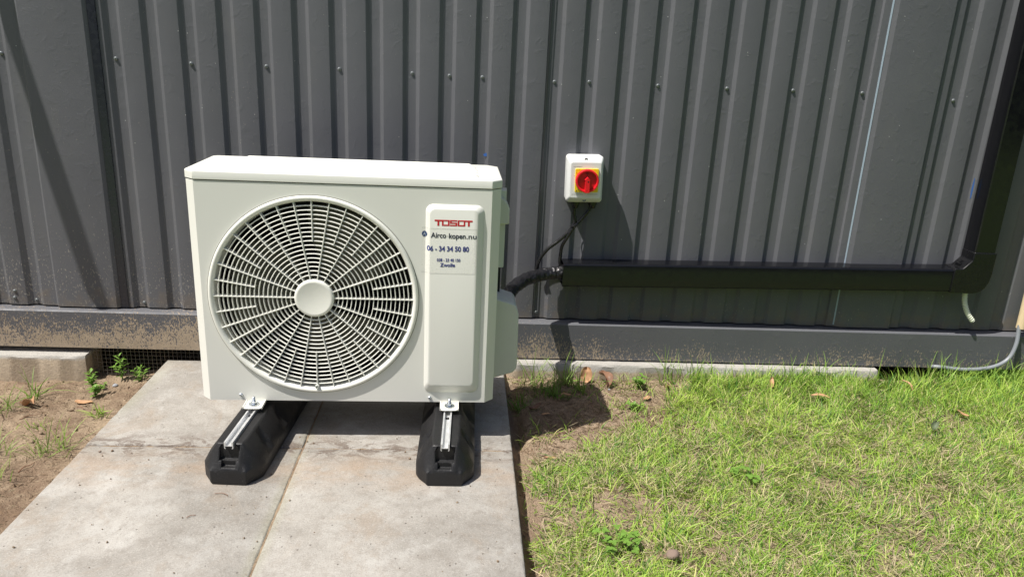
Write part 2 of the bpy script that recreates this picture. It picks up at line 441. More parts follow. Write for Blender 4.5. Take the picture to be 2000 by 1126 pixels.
# sealant seam beside the left panel and pale strip beside the right one
part('sealant_seam', lambda bm: add_box(bm, -.6855, -.664, -.0035, .001, .15, 2.29), simple('black_sealant', (.02,.022,.03), .25), cont, smooth=60)
part('pale_strip', lambda bm: loft(bm, [[(1.5085,-.0010,z),(1.5125,-.0022,z),(1.5128,-.0010,z),(1.5085,.0006,z)] for z in (.155,2.25)]), M_BLUEP, cont)
part('seam_line', lambda bm: tube(bm, [(.5525,-.0002,.15),(.5525,-.0002,2.29)], .0012, 6), simple('glossy_seam', (.03,.03,.035), .15), cont, smooth=60)
def chalk(bm, x, z, w, h, y):
    pts = [(x+w*math.cos(a)*random.uniform(.6,1.1), y, z+h*math.sin(a)*random.uniform(.6,1.1)) for a in [k*2*PI/14 for k in range(14)]]
    loft(bm, [pts, [(p[0], p[1]-.0004, p[2]) for p in pts]])
part('chalk_mark', lambda bm: chalk(bm, .3865, .645, .006, .006, .0035), M_BLUE, cont)
part('chalk_mark', lambda bm: chalk(bm, 1.868, .60, .003, .035, .0038), M_BLUE, cont)

# unseen bar added outside the frame, shaped to throw the slanting wall shadow
sbar = thing('shadow_bar', 'unseen slim dark bar added above the frame to cast the slanting wall shadow', 'strut')
A0 = Vector((-1.155, -.005, 2.28)); t = 1.03; A1 = Vector((-.740-.5*t, -.245*t, .13+t))
def shadow_bar_mesh(bm):
    d = (A1-A0).normalized(); u = d.cross(Vector((0,1,0))).normalized(); v = d.cross(u); w = .0125
    loft(bm, [[p+u*w*a+v*w*b for a, b in ((-1,-1),(1,-1),(1,1),(-1,1))] for p in (A0, A1)])
part('bar', shadow_bar_mesh, M_DUCT, sbar, bevel=.002)
part('bracket', lambda bm: add_box(bm, -1.19, -1.12, -.012, -.0005, 2.22, 2.30), M_DUCT, sbar, bevel=.002)

# ------------------------------------------------------------------ kerbs
def kerb(x0, x1, y0, y1, z0, z1, lab, mat):
    bm = bmesh.new(); n = int((x1-x0)/.02)
    rings = []
    for k in range(n+1):
        x = x0+(x1-x0)*k/n; j = lambda s: random.gauss(0, s)
        ch = .006
        e = .010 if k in (0, n) else 0
        rings.append([(x, y0+j(.0007)+e, z0), (x, y0+j(.0007)+e, z1-ch+j(.0012)), (x, y0+ch*.7+j(.0008)+e, z1+j(.0005)), (x, y1, z1), (x, y1, z0)])
    loft(bm, rings); o = obj('concrete_kerb', bm, mat, smooth=35)
    tag(o, lab, 'kerb stone')
kerb(-1.9, -.787, -.06, .05, -.13, .010, 'mud splashed concrete kerb under the rail at the left, ending before the wire mesh', M_KERB_L)
kerb(.476, 1.659, -.06, .05, -.09, .0215, 'long pale concrete kerb under the rail on the lawn side', M_KERB)

# wire mesh in the gap
def wiremesh(bm, x0, x1, y, z0, z1, st=.0125, r=.0005):
    x = x0
    while x < x1: add_box(bm, x-r, x+r, y-r, y+r, z0, z1); x += st
    z = z0
    while z < z1: add_box(bm, x0, x1, y-.003*0+r*1.2, y+r*3, z-r, z+r); z += st
o = part('wire_mesh', lambda bm: wiremesh(bm, -.783, -.30, -.012, -.09, .026), M_WIRE, None)
tag(o, 'square wire netting closing the dark gap under the container rail', 'wire mesh')

# ------------------------------------------------------------------ air conditioner
AX, AY, AR, AZ = .0634, -.393, .0213, .105
Wd, Dp, Hh = .70, .2296, .5507
FX, FZ = -.0750, .2635
ac = thing('air_conditioner', 'ivory air conditioner outdoor unit with round fan grille, on two rubber feet', 'air conditioner', (AX, AY, AZ), AR)
c1, c2 = .0215, .0202; hw = Wd/2; fr = -Dp/2; HB = .5285
def front_panel(bm):
    x0, x1, z0, z1 = -hw+c1, hw-c1, 0.0, HB
    angs = sorted(set([2*PI*k/128 for k in range(128)] + [math.atan2(zz-FZ, xx-FX) % (2*PI) for xx in (x0,x1) for zz in (z0,z1)]))
    inner, outer, lip = [], [], []
    for a in angs:
        cx_, cz_ = math.cos(a), math.sin(a)
        tx = ((x1 if cx_ > 0 else x0)-FX)/cx_ if abs(cx_) > 1e-9 else 1e9
        tz = ((z1 if cz_ > 0 else z0)-FZ)/cz_ if abs(cz_) > 1e-9 else 1e9
        t_ = min(tx, tz); outer.append((FX+t_*cx_, fr, FZ+t_*cz_)); inner.append((FX+.234*cx_, fr, FZ+.234*cz_))
        lip.append((FX+.234*cx_, fr+.02, FZ+.234*cz_))
    loft(bm, [outer, inner, lip], True, False)
part('front_panel', front_panel, M_AC, ac, smooth=30)
def sides(bm):
    P = [(-hw+c1, fr), (-hw, fr+c2), (-hw, -fr), (hw, -fr), (hw, fr+c2), (hw-c1, fr)]
    loft(bm, [[(x, y, z) for x, y in P] for z in (0, HB)], False, False)
    vs = [bm.verts.new((x, y, .0)) for x, y in P]; bm.faces.new(vs)
    vs = [bm.verts.new((x*.999, y*.999, HB)) for x, y in P]; bm.faces.new(vs)
part('side_casing', sides, M_AC, ac, smooth=20)
def lid(bm):
    e = .0016
    P = [(-hw+c1, fr-e), (-hw-e, fr+c2), (-hw-e, -fr-.008), (-hw+.006, -fr+e), (hw-c1, -fr+e), (hw+e, -fr-c2), (hw+e, fr+c2), (hw-c1, fr-e)]
    sc = lambda s, z: [(x*(1-s/hw), y*(1-s/.115), z) for x, y in P]
    loft(bm, [sc(.002, HB+.0022), sc(0, HB+.0022), sc(0, Hh-.0035), sc(.001, Hh-.0012), sc(.0035, Hh)])
lido = part('lid', lid, M_AC, ac, smooth=25, bevel=.0012)
def ribs(bm):
    for y0, y1, xl, xr in ((-.098,-.058,-.312,.300),(-.046,-.016,-.305,.300),(-.002,.026,-.300,.300),(.040,.068,-.292,.296),(.080,.100,-.270,.290)):
        z = Hh-.0006; h = .0060; b = .011
        loft(bm, [[(xl,y0,z),(xr,y0,z),(xr,y1,z),(xl,y1,z)], [(xl+b,y0+b*.7,z+h),(xr-b,y0+b*.7,z+h),(xr-b,y1-b*.7,z+h),(xl+b,y1-b*.7,z+h)]], True, True)
part('lid_rib', ribs, M_AC, lido, bevel=.0025, segs=3, smooth=60)
# near-black filler that paints the shadow in the seam under the lid
part('lid_seam_shadow', lambda bm: loft(bm, [[(x*.985, y*.96, z) for x, y in [(-hw+c1, fr), (-hw, fr+c2), (-hw, -fr), (hw, -fr), (hw, fr+c2), (hw-c1, fr)]] for z in (HB+.0003, HB+.002)]), M_DARKIN, ac)

# fan shroud ring
def ring(bm):
    lathe(bm, [(.2395, fr+.001), (.2392, fr-.0030), (.2376, fr-.0058), (.2350, fr-.0068), (.2322, fr-.0066), (.2296, fr-.0052), (.2278, fr-.0035), (.2262, fr+.0), (.2250, fr+.018)], (FX,0,FZ), 'y', 128)
rg = part('fan_ring', ring, M_GRILLE, ac, smooth=60)
def ring_groove(bm): lathe(bm, [(.2415, fr-.0002), (.2393, fr-.0006)], (FX,0,FZ), 'y', 128)
part('ring_seam', ring_groove, simple('seam_shade', (.30,.30,.27), .7), rg, smooth=60)
def grille(bm):
    y0, y1 = fr-.0030, fr+.0045
    r0, r1 = .045, .2268; pitch = (r1-r0)/18
    for k in range(1, 18):
        r = r0+k*pitch; w = .0011
        lathe(bm, [(r-w, y1-.002), (r-w, y0+.0012), (r-w*.7, y0+.0004), (r, y0), (r+w*.7, y0+.0004), (r+w, y0+.0012), (r+w, y1-.002), (r-w, y1-.002)], (FX,0,FZ), 'y', 120)
    def spoke(a, ra, rb, w=.00095):
        u = Vector((math.cos(a), 0, math.sin(a))); v = Vector((-math.sin(a), 0, math.cos(a))); c_ = Vector((FX,0,FZ))
        rr = []
        for r in (ra, rb):
            p = c_+u*r; ww = w*(1.0 if r == ra else 1.1)
            rr.append([p-v*ww+Vector((0,y0-.0012,0)), p+v*ww+Vector((0,y0-.0012,0)), p+v*ww+Vector((0,y1+.006,0)), p-v*ww+Vector((0,y1+.006,0))])
        loft(bm, rr)
    for k in range(18):
        a = math.radians(20*k); spoke(a, .043, .2275); spoke(a+math.radians(10), r0+9*pitch-.001, .2275)
part('fan_grille', grille, M_GRILLE, ac, smooth=40)
def hub(bm): lathe(bm, [(.0450, fr+.006), (.0450, fr-.0055), (.0440, fr-.0075), (.0420, fr-.0088), (.0385, fr-.0094), (.0370, fr-.0090), (.0001, fr-.0088)], (FX,0,FZ), 'y', 64)
part('grille_hub', hub, M_GRILLE, ac, smooth=50)
def tab(bm): lathe(bm, [(.0050,fr-.004),(.0050,fr-.0100),(.0032,fr-.0104),(.0028,fr-.007),(.0002,fr-.007)], (FX+.0005,0,FZ-.2225), 'y', 20)
part('grille_screw', tab, M_COVER, ac, smooth=40)
def shroud(bm):
    lathe(bm, [(.2262, fr+.004), (.2235, fr+.015), (.2222, fr+.026)], (FX,0,FZ), 'y', 96)
part('fan_shroud', shroud, M_GRILLE, ac, smooth=60)
part('shroud_shade', lambda bm: lathe(bm, [(.2224, fr+.0262), (.221, fr+.06), (.2205, fr+.12)], (FX,0,FZ), 'y', 96), M_DARKIN, ac, smooth=60)  # rear of the shroud coloured black to deepen the shade behind the grille
fan = part('fan', lambda bm: lathe(bm, [(.046, fr+.075), (.048, fr+.030), (.040, fr+.024), (.001, fr+.022)], (FX,0,FZ), 'y', 40), M_BLADE, ac, smooth=50)
def blade(k):
    def f(bm):
        a0 = math.radians(38+120*k); rings = []
        for i_ in range(13):
            r = .044+(.213-.044)*i_/12; s_ = i_/12
            sweep = math.radians(72+18*math.sin(s_*PI)-10*s_); off = math.radians(24*s_)
            row = []
            for j in range(11):
                u = j/10; a = a0+off+sweep*(u-.5)
                y = fr+.030+.048*(1-u)+.006*math.sin(u*PI)
                row.append((FX+r*math.cos(a), y, FZ+r*math.sin(a)))
            rings.append(row)
        loft(bm, rings, False, False)
    return f
for k in range(3):
    b_ = part('blade', blade(k), M_BLADE, fan, smooth=60); m_ = b_.modifiers.new('solid', 'SOLIDIFY'); m_.thickness = .003
def coil(bm):
    add_box(bm, -hw+.03, .20, .060, .063, .01, HB-.01)
    z = .02
    while z < HB-.02: add_box(bm, -hw+.03, .20, .0575, .060, z, z+.0025); z += .010
part('coil', coil, M_DARKIN, ac)
# raised service panel
def rrect(x0, x1, z0, z1, r, y, n=8):
    pts = []
    for cx_, cz_, a0 in ((x1-r, z1-r, 0), (x0+r, z1-r, 90), (x0+r, z0+r, 180), (x1-r, z0+r, 270)):
        for k in range(n+1):
            a = math.radians(a0+90*k/n); pts.append((cx_+r*math.cos(a), y, cz_+r*math.sin(a)))
    return pts
PX0, PX1, QX0, QX1, PP = .1792, .3120, .1905, .2962, .0105
def panel(bm):
    rings = []
    for t_, pr in ((0,-.0005),(.04,.0012),(.35,.0040),(.72,.0085),(.88,.0100),(1,PP)):
        x0 = PX0+(QX0-PX0)*t_; x1 = PX1+(QX1-PX1)*t_; z0 = .0265+(.051-.0265)*t_; z1 = .4925+(.482-.4925)*t_
        rings.append(rrect(x0, x1, z0, z1, .017-.006*t_, fr-pr))
    loft(bm, rings, True, False); bm.faces.new([v for v in bm.verts][-len(rings[-1]):])
part('service_panel', panel, M_AC, ac, smooth=40)
def surf(x):
    if x <= PX0 or x >= PX1: return 0
    t_ = min((x-PX0)/(QX0-PX0), (PX1-x)/(PX1-QX1), 1)
    return float(np.interp(t_, (0,.04,.35,.72,.88,1), (0,.0012,.0040,.0085,.0100,PP)))
# transparent sticker
ns = N('clear_sticker_film'); ns.p(Base_Color=(.80,.80,.74), Roughness=.25, Alpha=ns.ramp(ns.noise(230, 3, .6), .5, .8, .06, .22))
ns.p(Normal=ns.bump(ns.noise(150, 3), .3, .001))
def sticker(bm):
    xs = [.1702,.1745,.1788,.1793,.1797,.1815,.1832,.185,.1874,.1892,.1905,.192,.22,.26,.2955]
    A = [[(x, fr-surf(x)-.00025, z) for x in xs] for z in (.3325,.4385)]; loft(bm, A, False, False)
part('sticker', sticker, ns.m, ac, smooth=60)
M_EDGE = simple('sticker_edge', (.50,.50,.45), .5)
def sedge(bm):
    for z in (.3325, .4385):
        xs = [.1702,.1786,.1905,.22,.26,.2955]
        loft(bm, [[(x, fr-surf(x)-.0004, z-.0003), (x, fr-surf(x)-.0004, z+.0003)] for x in xs], False, False)
    loft(bm, [[(.2952, fr-PP-.0004, .3325), (.2957, fr-PP-.0004, .3325)], [(.2952, fr-PP-.0004, .4385), (.2957, fr-PP-.0004, .4385)]], False, False)
part('sticker_rim', sedge, M_EDGE, ac)
def text(body, x0, x1, zb, zh, mat, name='lettering', bold=.0, parent=ac, mapf=None):
    cu = bpy.data.curves.new(name, 'FONT'); cu.body = body; cu.size = 1; cu.offset = bold; cu.resolution_u = 4
    tmp = bpy.data.objects.new('tmp', cu); C.objects.link(tmp)
    dg = bpy.context.evaluated_depsgraph_get(); dg.update()
    me = bpy.data.meshes.new_from_object(tmp.evaluated_get(dg)); bpy.data.objects.remove(tmp)
    b_ = bmesh.new(); b_.from_mesh(me)
    if x0 < .1905: bmesh.ops.triangulate(b_, faces=b_.faces[:]); bmesh.ops.subdivide_edges(b_, edges=b_.edges[:], cuts=3, use_grid_fill=True)
    b_.to_mesh(me); b_.free(); co_ = np.array([v.co[:] for v in me.vertices]); mn, mx = co_.min(0), co_.max(0)
    for v in me.vertices:
        x = x0+(v.co.x-mn[0])/(mx[0]-mn[0])*(x1-x0); z = zb+v.co.y*zh
        v.co = mapf(x, z) if mapf else (x, fr-surf(x)-.00045, z)
    me.materials.clear(); me.materials.append(mat)
    o = bpy.data.objects.new(name, me); C.objects.link(o); o.parent = parent; return o
text('Airco', .1915, .2262, .4172, .0172, M_TEXT_DARK, bold=.02)
text('kopen', .2325, .2705, .4165, .0168, M_TEXT_DARK, bold=.022)
text('.nu', .2722, .2955, .4163, .0165, M_TEXT_DARK, bold=.012)
text('-', .2276, .2312, .4196, .012, M_EDGE, bold=.0)
text('06 - 34 34 50 80', .1830, .2790, .3860, .0165, M_TEXT_BLUE, bold=.03)
text('038 - 23 40 150', .2060, .2600, .3615, .0100, M_TEXT_BLUE, bold=.03)
text('Zwolle', .2135, .2480, .3490, .0122, M_TEXT_BLUE, bold=.03)
def logo(bm):
    vs = []
    for r in (.0001, .0015, .003, .0045, .006):
        vs.append([(.1768+r*math.cos(a), fr-surf(.1768+r*math.cos(a))-.0005, .4235+1.12*r*math.sin(a)) for a in [2*PI*k/24 for k in range(24)]])
    loft(bm, vs, True, False)
lg = part('round_logo', logo, simple('navy_print', (.02,.05,.13), .4), ac)
text('A', .1740, .1798, .4200, .0100, simple('pale_print', (.55,.60,.68), .5), 'logo_letter', parent=lg, mapf=lambda x, z: (x, fr-surf(x)-.0007, z))
# red brand lettering from bars
def brand(bm):
    x = .1995; h = .0138; zb = .4452; st = .0036; sv = .0043
    def bar(a, b, c_, d): add_box(bm, a, b, fr-PP-.0003, fr-PP+.0002, c_, d)
    def T(x, w): bar(x, x+w, zb+h-st, zb+h); bar(x+w*.5-sv*.5, x+w*.5+sv*.5, zb, zb+h-st-.00001)
    def O(x, w): bar(x, x+sv*.85, zb, zb+h); bar(x+w-sv*.85, x+w, zb, zb+h); bar(x+sv*.85, x+w-sv*.85, zb, zb+st*.8); bar(x+sv*.85, x+w-sv*.85, zb+h-st*.8, zb+h)
    def S_(x, w):
        m = zb+h/2; bar(x, x+w, zb, zb+st*.8); bar(x, x+w, m-st*.4, m+st*.4); bar(x, x+w, zb+h-st*.8, zb+h)
        bar(x, x+sv*.85, m+st*.4, zb+h-st*.8); bar(x+w-sv*.85, x+w, zb+st*.8, m-st*.4)
    w = .0172; g_ = .0002
    T(x, .0170); O(x+.0165, w); S_(x+.0165+w+.0010, w-.001); O(x+.0165+2*w+.0012, w); T(x+.0165+3*w+.0008, .0170)
part('brand_lettering', brand, M_TEXT_RED, ac)
for lx, lz in ((-.2562,.0145),(.1939,.0115)):
    def f(bm, lx=lx, lz=lz): lathe(bm, [(.0042,fr),(.0042,fr-.0015),(.0033,fr-.0034),(.0016,fr-.0042),(.0014,fr-.003),(.0002,fr-.003)], (lx,0,lz), 'y', 16)
    part('screw', f, M_ZINC, ac, smooth=40)
# right side: flange, handle cover, valve cover
part('side_flange', lambda bm: loft(bm, [[(.349,.045,z),(.373,.050,z),(.375,.085,z),(.349,.085,z)] for z in (.300,.500)]), M_COVER, ac, bevel=.002)
def handle(bm):
    P = [(.350,.487),(.362,.4835),(.374,.473),(.3805,.458),(.3815,.418),(.350,.416)]
    loft(bm, [[(x, y, z) for x, z in P] for y in (.030, .082)])
part('handle_cover', handle, M_COVER, ac, bevel=.003, smooth=40)
def valve(bm):
    P = [(.350,.2385),(.372,.2320),(.4000,.2235),(.4075,.2150),(.4125,.196),(.4150,.060),(.4130,.046),(.4050,.036),(.350,.018)]
    loft(bm, [[(x, y, z) for x, z in P] for y in (-.015, .085)])
part('valve_cover', valve, M_COVER, ac, bevel=.004, segs=3, smooth=40)
part('valve_recess', lambda bm: add_box(bm, .349, .366, .05, .080, .225, .31), M_DARKIN, ac)
# mounting feet of the unit
for wx, tilt in ((-.158, 0), (.306, 0)):
    lx = wx-AX
    def f(bm, lx=lx):
        Q_ = rrect(lx-.0205, lx+.0205, -.036, .030, .006, 0)
        loft(bm, [[(p[0], fr+p[2]-.005, z) for p in Q_] for z in (-.0040, -.0008)])
    ft = part('mounting_foot', f, M_WHITEPLATE, ac, bevel=.001, smooth=40)
    for s_ in (-1, 1):
        part('foot_flange', lambda bm: add_box(bm, lx+s_*.0215-.0012, lx+s_*.0215+.0012, fr-.038, fr+.02, -.0048, .0015), M_WHITEPLATE, ft, bevel=.0006)
    # the bolt assembly
    cx_, cyy = lx, fr-.0215
    part('washer', lambda bm: lathe(bm, [(.0045,.0002),(.0125,.0002),(.0128,.0010),(.0125,.0019),(.0045,.0019)], (cx_,cyy,0), 'z', 32), M_ZINC, ft, smooth=40)
    part('nut', lambda bm: lathe(bm, [(.0001,.0020),(.0068,.0020),(.0068,.0075),(.0058,.0085),(.0001,.0085)], (cx_,cyy,0), 'z', 6), M_ZINC, ft, bevel=.0004)
    def bolt(bm):
        rr = [(.0038 if k % 2 else .0033, .0085+k*.0006) for k in range(18)] + [(.0030,.0195),(.0001,.0196)]
        lathe(bm, rr, (cx_,cyy,0), 'z', 14)
    part('threaded_bolt', bolt, M_ZINC, ft, smooth=30)

# ------------------------------------------------------------------ rubber feet
def rubber_foot(cx_, y0, lab, rz=0):
    t_ = thing('rubber_foot', lab, 'rubber foot', (cx_, y0, 0), rz, 'black rubber feet carrying the air conditioner')
    Ln = .60; yc = .30
    def sec(y, dent=0):
        e = min(y, Ln-y)            # distance to the end
        # half widths at z levels
        tp = sstep(e, 0, .055); f = float(tp)
        wb = .036+.0305*float(sstep(e, -.012, .045)); wt = .028+.006*f
        if e < .001: zt = .034
        else: zt = .034+.056*min(1, e/.0235)
        wm = wb-.001
        zm = .034
        d = dent
        return [(-wb+.003, 0), (-wb, .006), (-wb, zm), (-(wb*.55+wt*.45)+d, zm+(zt-zm)*.5), (-wt, zt-.004), (-wt+.004, zt), (wt-.004, zt), (wt, zt-.004), ((wb*.55+wt*.45)-d, zm+(zt-zm)*.5), (wb, zm), (wb, .006), (wb-.003, 0)]
    def f(bm):
        ys = [0,.004,.010,.017,.0235,.030,.040,.055,.070,.078,.092,.106,.115,.150,.185,.196,.212,.228,.238,.29,.362,.372,.388,.404,.415,.485,.494,.508,.522,.53,.545,.56,.5705,.5765,.583,.59,.596,.60]
        rings = []
        for y in ys:
            dent = .012 if any(a < y < b for a, b in ((.078,.115),(.196,.238),(.372,.415),(.494,.53))) else 0
            rings.append([(x, y, z) for x, z in sec(y, dent)])
        loft(bm, rings)
    body = part('foot_body', f, M_RUBBER, t_, smooth=35)
    # pocket in the front slope
    cut = bmesh.new()
    pv = [(-.0205,-.02,.056),(.0205,-.02,.056),(.0205,.0225,.053),(-.0205,.0225,.053),(-.0205,-.02,.12),(.0205,-.02,.12),(.0205,.0225,.12),(-.0205,.0225,.12)]
    v = [cut.verts.new(p) for p in pv]
    for q in ((0,3,2,1),(4,5,6,7),(0,1,5,4),(1,2,6,5),(2,3,7,6),(3,0,4,7)): cut.faces.new([v[i_] for i_ in q])
    add_box(cut, -.0150, .0150, -.02, .0150, .040, .0545)
    add_box(cut, -.0105, .0105, .0200, .58, .0835, .12)
    bmesh.ops.recalc_face_normals(cut, faces=cut.faces[:])
    cm = bpy.data.meshes.new('cut'); cut.to_mesh(cm); cut.free(); cob = bpy.data.objects.new('cut', cm); C.objects.link(cob)
    cob.parent = t_
    bo = body.modifiers.new('cut', 'BOOLEAN'); bo.operation = 'DIFFERENCE'; bo.object = cob; bo.solver = 'EXACT'; bo.use_self = True
    bpy.context.view_layer.update(); dg = bpy.context.evaluated_depsgraph_get()
    nm = bpy.data.meshes.new_from_object(body.evaluated_get(dg)); body.modifiers.clear(); body.data = nm
    bpy.data.objects.remove(cob)
    b = body.modifiers.new('bevel', 'BEVEL'); b.width = .0022; b.segments = 2; b.limit_method = 'ANGLE'; b.angle_limit = math.radians(30)
    # aluminium channel with slots
    def ch(bm):
        # slotted channel: U opened upward, with inner lips below
        Pf = [(-.0098,.0968),(-.0062,.0968),(-.0062,.0880),(.0062,.0880),(.0062,.0968),(.0098,.0968),(.0098,.0815),(.0068,.0800),(.0068,.0815),(.0082,.0828),(.0082,.0865),(-.0082,.0865),(-.0082,.0828),(-.0068,.0815),(-.0068,.0800),(-.0098,.0815)]
        ya = .0150
        y1_ = .575
        loft(bm, [[(x, y, z) for x, z in Pf] for y in (ya, y1_)])
    r_ = part('mounting_rail', ch, M_ALU, t_, smooth=20)
    for ys in (.150, .24, .33, .42, .51): part('rail_slot', lambda bm: add_box(bm, -.0042, .0042, ys, ys+.010, .08795, .0884), M_DARKIN, r_)
    return t_
rubber_foot(-.166, -.7165, 'black rubber foot with metal rail, the one farther from the lawn', -.055)
rubber_foot(.3045, -.7120, 'black rubber foot with metal rail, the one nearer the lawn', -.008)

# ------------------------------------------------------------------ trunking on the wall
tr = thing('cable_trunking', 'black plastic cable trunking running along the wall and turning up at an elbow', 'cable trunking')
sl_ = .0174; YD = -.057
def hd(bm):
    def pt(x, z): return (x, z+sl_*(x-.63))
    # U-shaped cover: front/top/bottom with thickness, open at the left end
    for x0, x1 in ((.628, 1.836),):
        P = [(0,.3425),(YD+.007,.3425),(YD+.0052,.3422),(YD+.0034,.3414),(YD+.0018,.3401),(YD+.0006,.3382),(YD,.3360),(YD,.2745),(YD+.003,.2715),(0,.2715),(0,.2733),(YD+.0045,.2733),(YD+.0018,.2755),(YD+.0030,.3350),(YD+.0075,.3405),(0,.3407)]
        loft(bm, [[(x, y, pt(x, z)[1]) for y, z in P] for x in (x0, x1)])
part('trunking_length', hd, M_DUCT, tr, smooth=40)
def bp(bm):
    loft(bm, [[(x, y, z+sl_*(x-.63)) for y, z in ((-.0002,.276),(-.0022,.276),(-.0022,.338),(-.0002,.338))] for x in (.622, 1.83)])
part('back_plate', bp, M_DUCT, tr)
def vd(bm):
    P = [(1.880,0),(1.880,YD+.003),(1.883,YD),(1.943,YD),(1.946,YD+.003),(1.946,0),(1.944,0),(1.944,YD+.002),(1.882,YD+.002),(1.882,0)]
    loft(bm, [[(x+(z-.41)*-.008, y, z) for x, y in P] for z in (.405, 2.28)])
part('trunking_length', vd, M_DUCT, tr, smooth=25)
def elb(bm):
    P = [(1.828,.2895),(1.828,.3655),(1.853,.3665),(1.8775,.3930),(1.8775,.4180),(1.9495,.4180),(1.9485,.345),(1.945,.325),(1.938,.309),(1.927,.297),(1.912,.2905),(1.90,.2885)]
    loft(bm, [[(x, y, z) for x, z in P] for y in (0, YD-.0040)])
el = part('elbow', elb, M_ELBOW, tr, bevel=.002, smooth=30)
def lat(bm):
    for k in range(3):
        c_ = Vector((1.8600+k*.0036, -.030, .3765+k*.0040))
        add_box(bm, c_.x-.0008, c_.x+.0008, -.034, -.020, c_.z-.001, c_.z+.0012)
    add_box(bm, 1.8545, 1.8720, -.038, -.016, .3690, .3775)
part('latch', lat, M_ELBOW, el, bevel=.0008)

# drain hose
o = tag(part('drain_hose', lambda bm: tube(bm, catmull([(1.897,-.032,.300),(1.899,-.032,.272),(1.904,-.033,.248),(1.918,-.036,.218),(1.938,-.040,.192)], 26),
    lambda s: .0072+.0013*math.sin(s*2*PI*19), 16), M_HOSE, None, smooth=70), 'short white corrugated drain hose hanging from the black elbow', 'drain hose')
# conduit and grey cable
cdt = tag(part('conduit', lambda bm: lathe(bm, [(.0115,.170),(.0135,.170),(.0135,2.25),(.0115,2.25),(.0115,.170)], (0,0,0), 'z', 24), M_CONDUIT, None, smooth=40), 'cream plastic conduit pipe standing at the right end of the wall', 'conduit')
cdt.location = (2.1130,-.030,0)
cdt.rotation_euler = (0, math.radians(-1), 0)
tag(part('grey_cable', lambda bm: tube(bm, catmull([(2.108,-.030,.30),(2.103,-.032,.185),(2.098,-.045,.12),(2.077,-.052,.070),(2.024,-.055,.042),(1.941,-.050,.031),(1.865,-.040,.034),(1.835,.00,.020),(1.80,.10,-.01)], 12), .0062, 14), M_GCABLE, None, smooth=60),
    'thick grey cable curving from the cream conduit to below the container', 'cable')

# insulated pipe bundle
def bundle(bm):
    pts = catmull([(.420,-.300,.215),(.440,-.275,.250),(.450,-.240,.275),(.470,-.185,.298),(.515,-.108,.3065),(.566,-.052,.3045),(.600,-.036,.307),(.628,-.033,.309),(.655,-.028,.3095)], 18)
    tube(bm, pts, lambda s: .0188+.0005*math.sin(s*61)+.0005*math.sin(s*117+1)+.0002*math.sin(s*333), 22)
b_ = part('pipe_bundle', bundle, M_INS, None, smooth=70)
tx_ = bpy.data.textures.new('wrap', 'CLOUDS'); tx_.noise_scale = .012
dm = b_.modifiers.new('d', 'DISPLACE'); dm.texture = tx_; dm.strength = .006; dm.texture_coords = 'GLOBAL'
tag(b_, 'black tape wrapped pipe bundle bending from the air conditioner into the trunking', 'pipe bundle')

# ------------------------------------------------------------------ isolator switch
SWC = Vector((.6735, 0, .5925)); sw = thing('isolator_switch', 'light grey isolator switch box with red rotary knob, mounted on the wall', 'isolator switch', SWC, 0)
sw.rotation_euler = (0, math.radians(-1.5), 0)
def swbase(bm):
    hx, hz = .052, .0665
    rings = [rrect(-hx, hx, -hz, hz, .010, y) for y in (.0, -.032)]
    loft(bm, rings)
part('housing_base', swbase, M_BOX, sw, smooth=30, bevel=.001)
def swlid(bm):
    hx, hz = .0528, .0672
    rings = [rrect(-hx, hx, -hz, hz, .010, -.0335), rrect(-hx, hx, -hz, hz, .010, -.0405), rrect(-hx+.0025, hx-.0025, -hz+.004, hz-.004, .010, -.049), rrect(-hx+.0075, hx-.0075, -hz+.0145, hz-.0145, .007, -.060), rrect(-hx+.010, hx-.010, -hz+.0165, hz-.0165, .006, -.0615)]
    loft(bm, rings)
part('housing_lid', swlid, M_BOX, sw, smooth=28, bevel=.001)
for s_ in (-1, 1):
    part('cover_screw', lambda bm: lathe(bm, [(.0055,-.048),(.0055,-.0545),(.0040,-.0552),(.001,-.0535),(.0002,-.0535)], (0,-.001,s_*.0575), 'y', 18), M_SCREW, sw, smooth=40)
pl_ = part('yellow_plate', lambda bm: loft(bm, [rrect(-.0335+.003, .0335+.003, -.0335, .0335, .003, y) for y in (-.0612, -.0655)]), M_YELLOW, sw, smooth=30, bevel=.0008)
kn = part('knob_ring', lambda bm: lathe(bm, [(.0275,-.0650),(.0335,-.0655),(.0335,-.0760),(.0318,-.0790),(.0285,-.0790),(.0272,-.0770),(.0270,-.0700)], (.003,0,0), 'y', 56), M_RED, sw, smooth=40)
part('knob_dish', lambda bm: lathe(bm, [(.0273,-.0700),(.0001,-.0705)], (.003,0,0), 'y', 40), M_DRED, kn)
def grip(bm):
    P = [(-.0065,-.0325),(.0065,-.0325),(.0062,.004),(.0085,.004),(0,.0125),(-.0085,.004),(-.0062,.004)]
    loft(bm, [[(.003+x, y, z) for x, z in P] for y in (-.0700, -.0850)])
part('knob_grip', grip, M_RED, kn, bevel=.0012)
part('knob_hole', lambda bm: lathe(bm, [(.0022,-.0853),(.0001,-.0854)], (.0045,0,-.0005), 'y', 16), M_DARKIN, kn)
part('knob_symbol', lambda bm: lathe(bm, [(.0030,-.0714),(.0018,-.0715)], (.003,0,.0205), 'y', 20), M_DARKIN, kn)
part('plate_mark', lambda bm: (add_box(bm,-.0275,-.0225,-.0662,-.0650,-.0292,-.0286), add_box(bm,-.0253,-.0247,-.0662,-.0650,-.0310,-.0268)), M_TEXT_DARK, pl_)
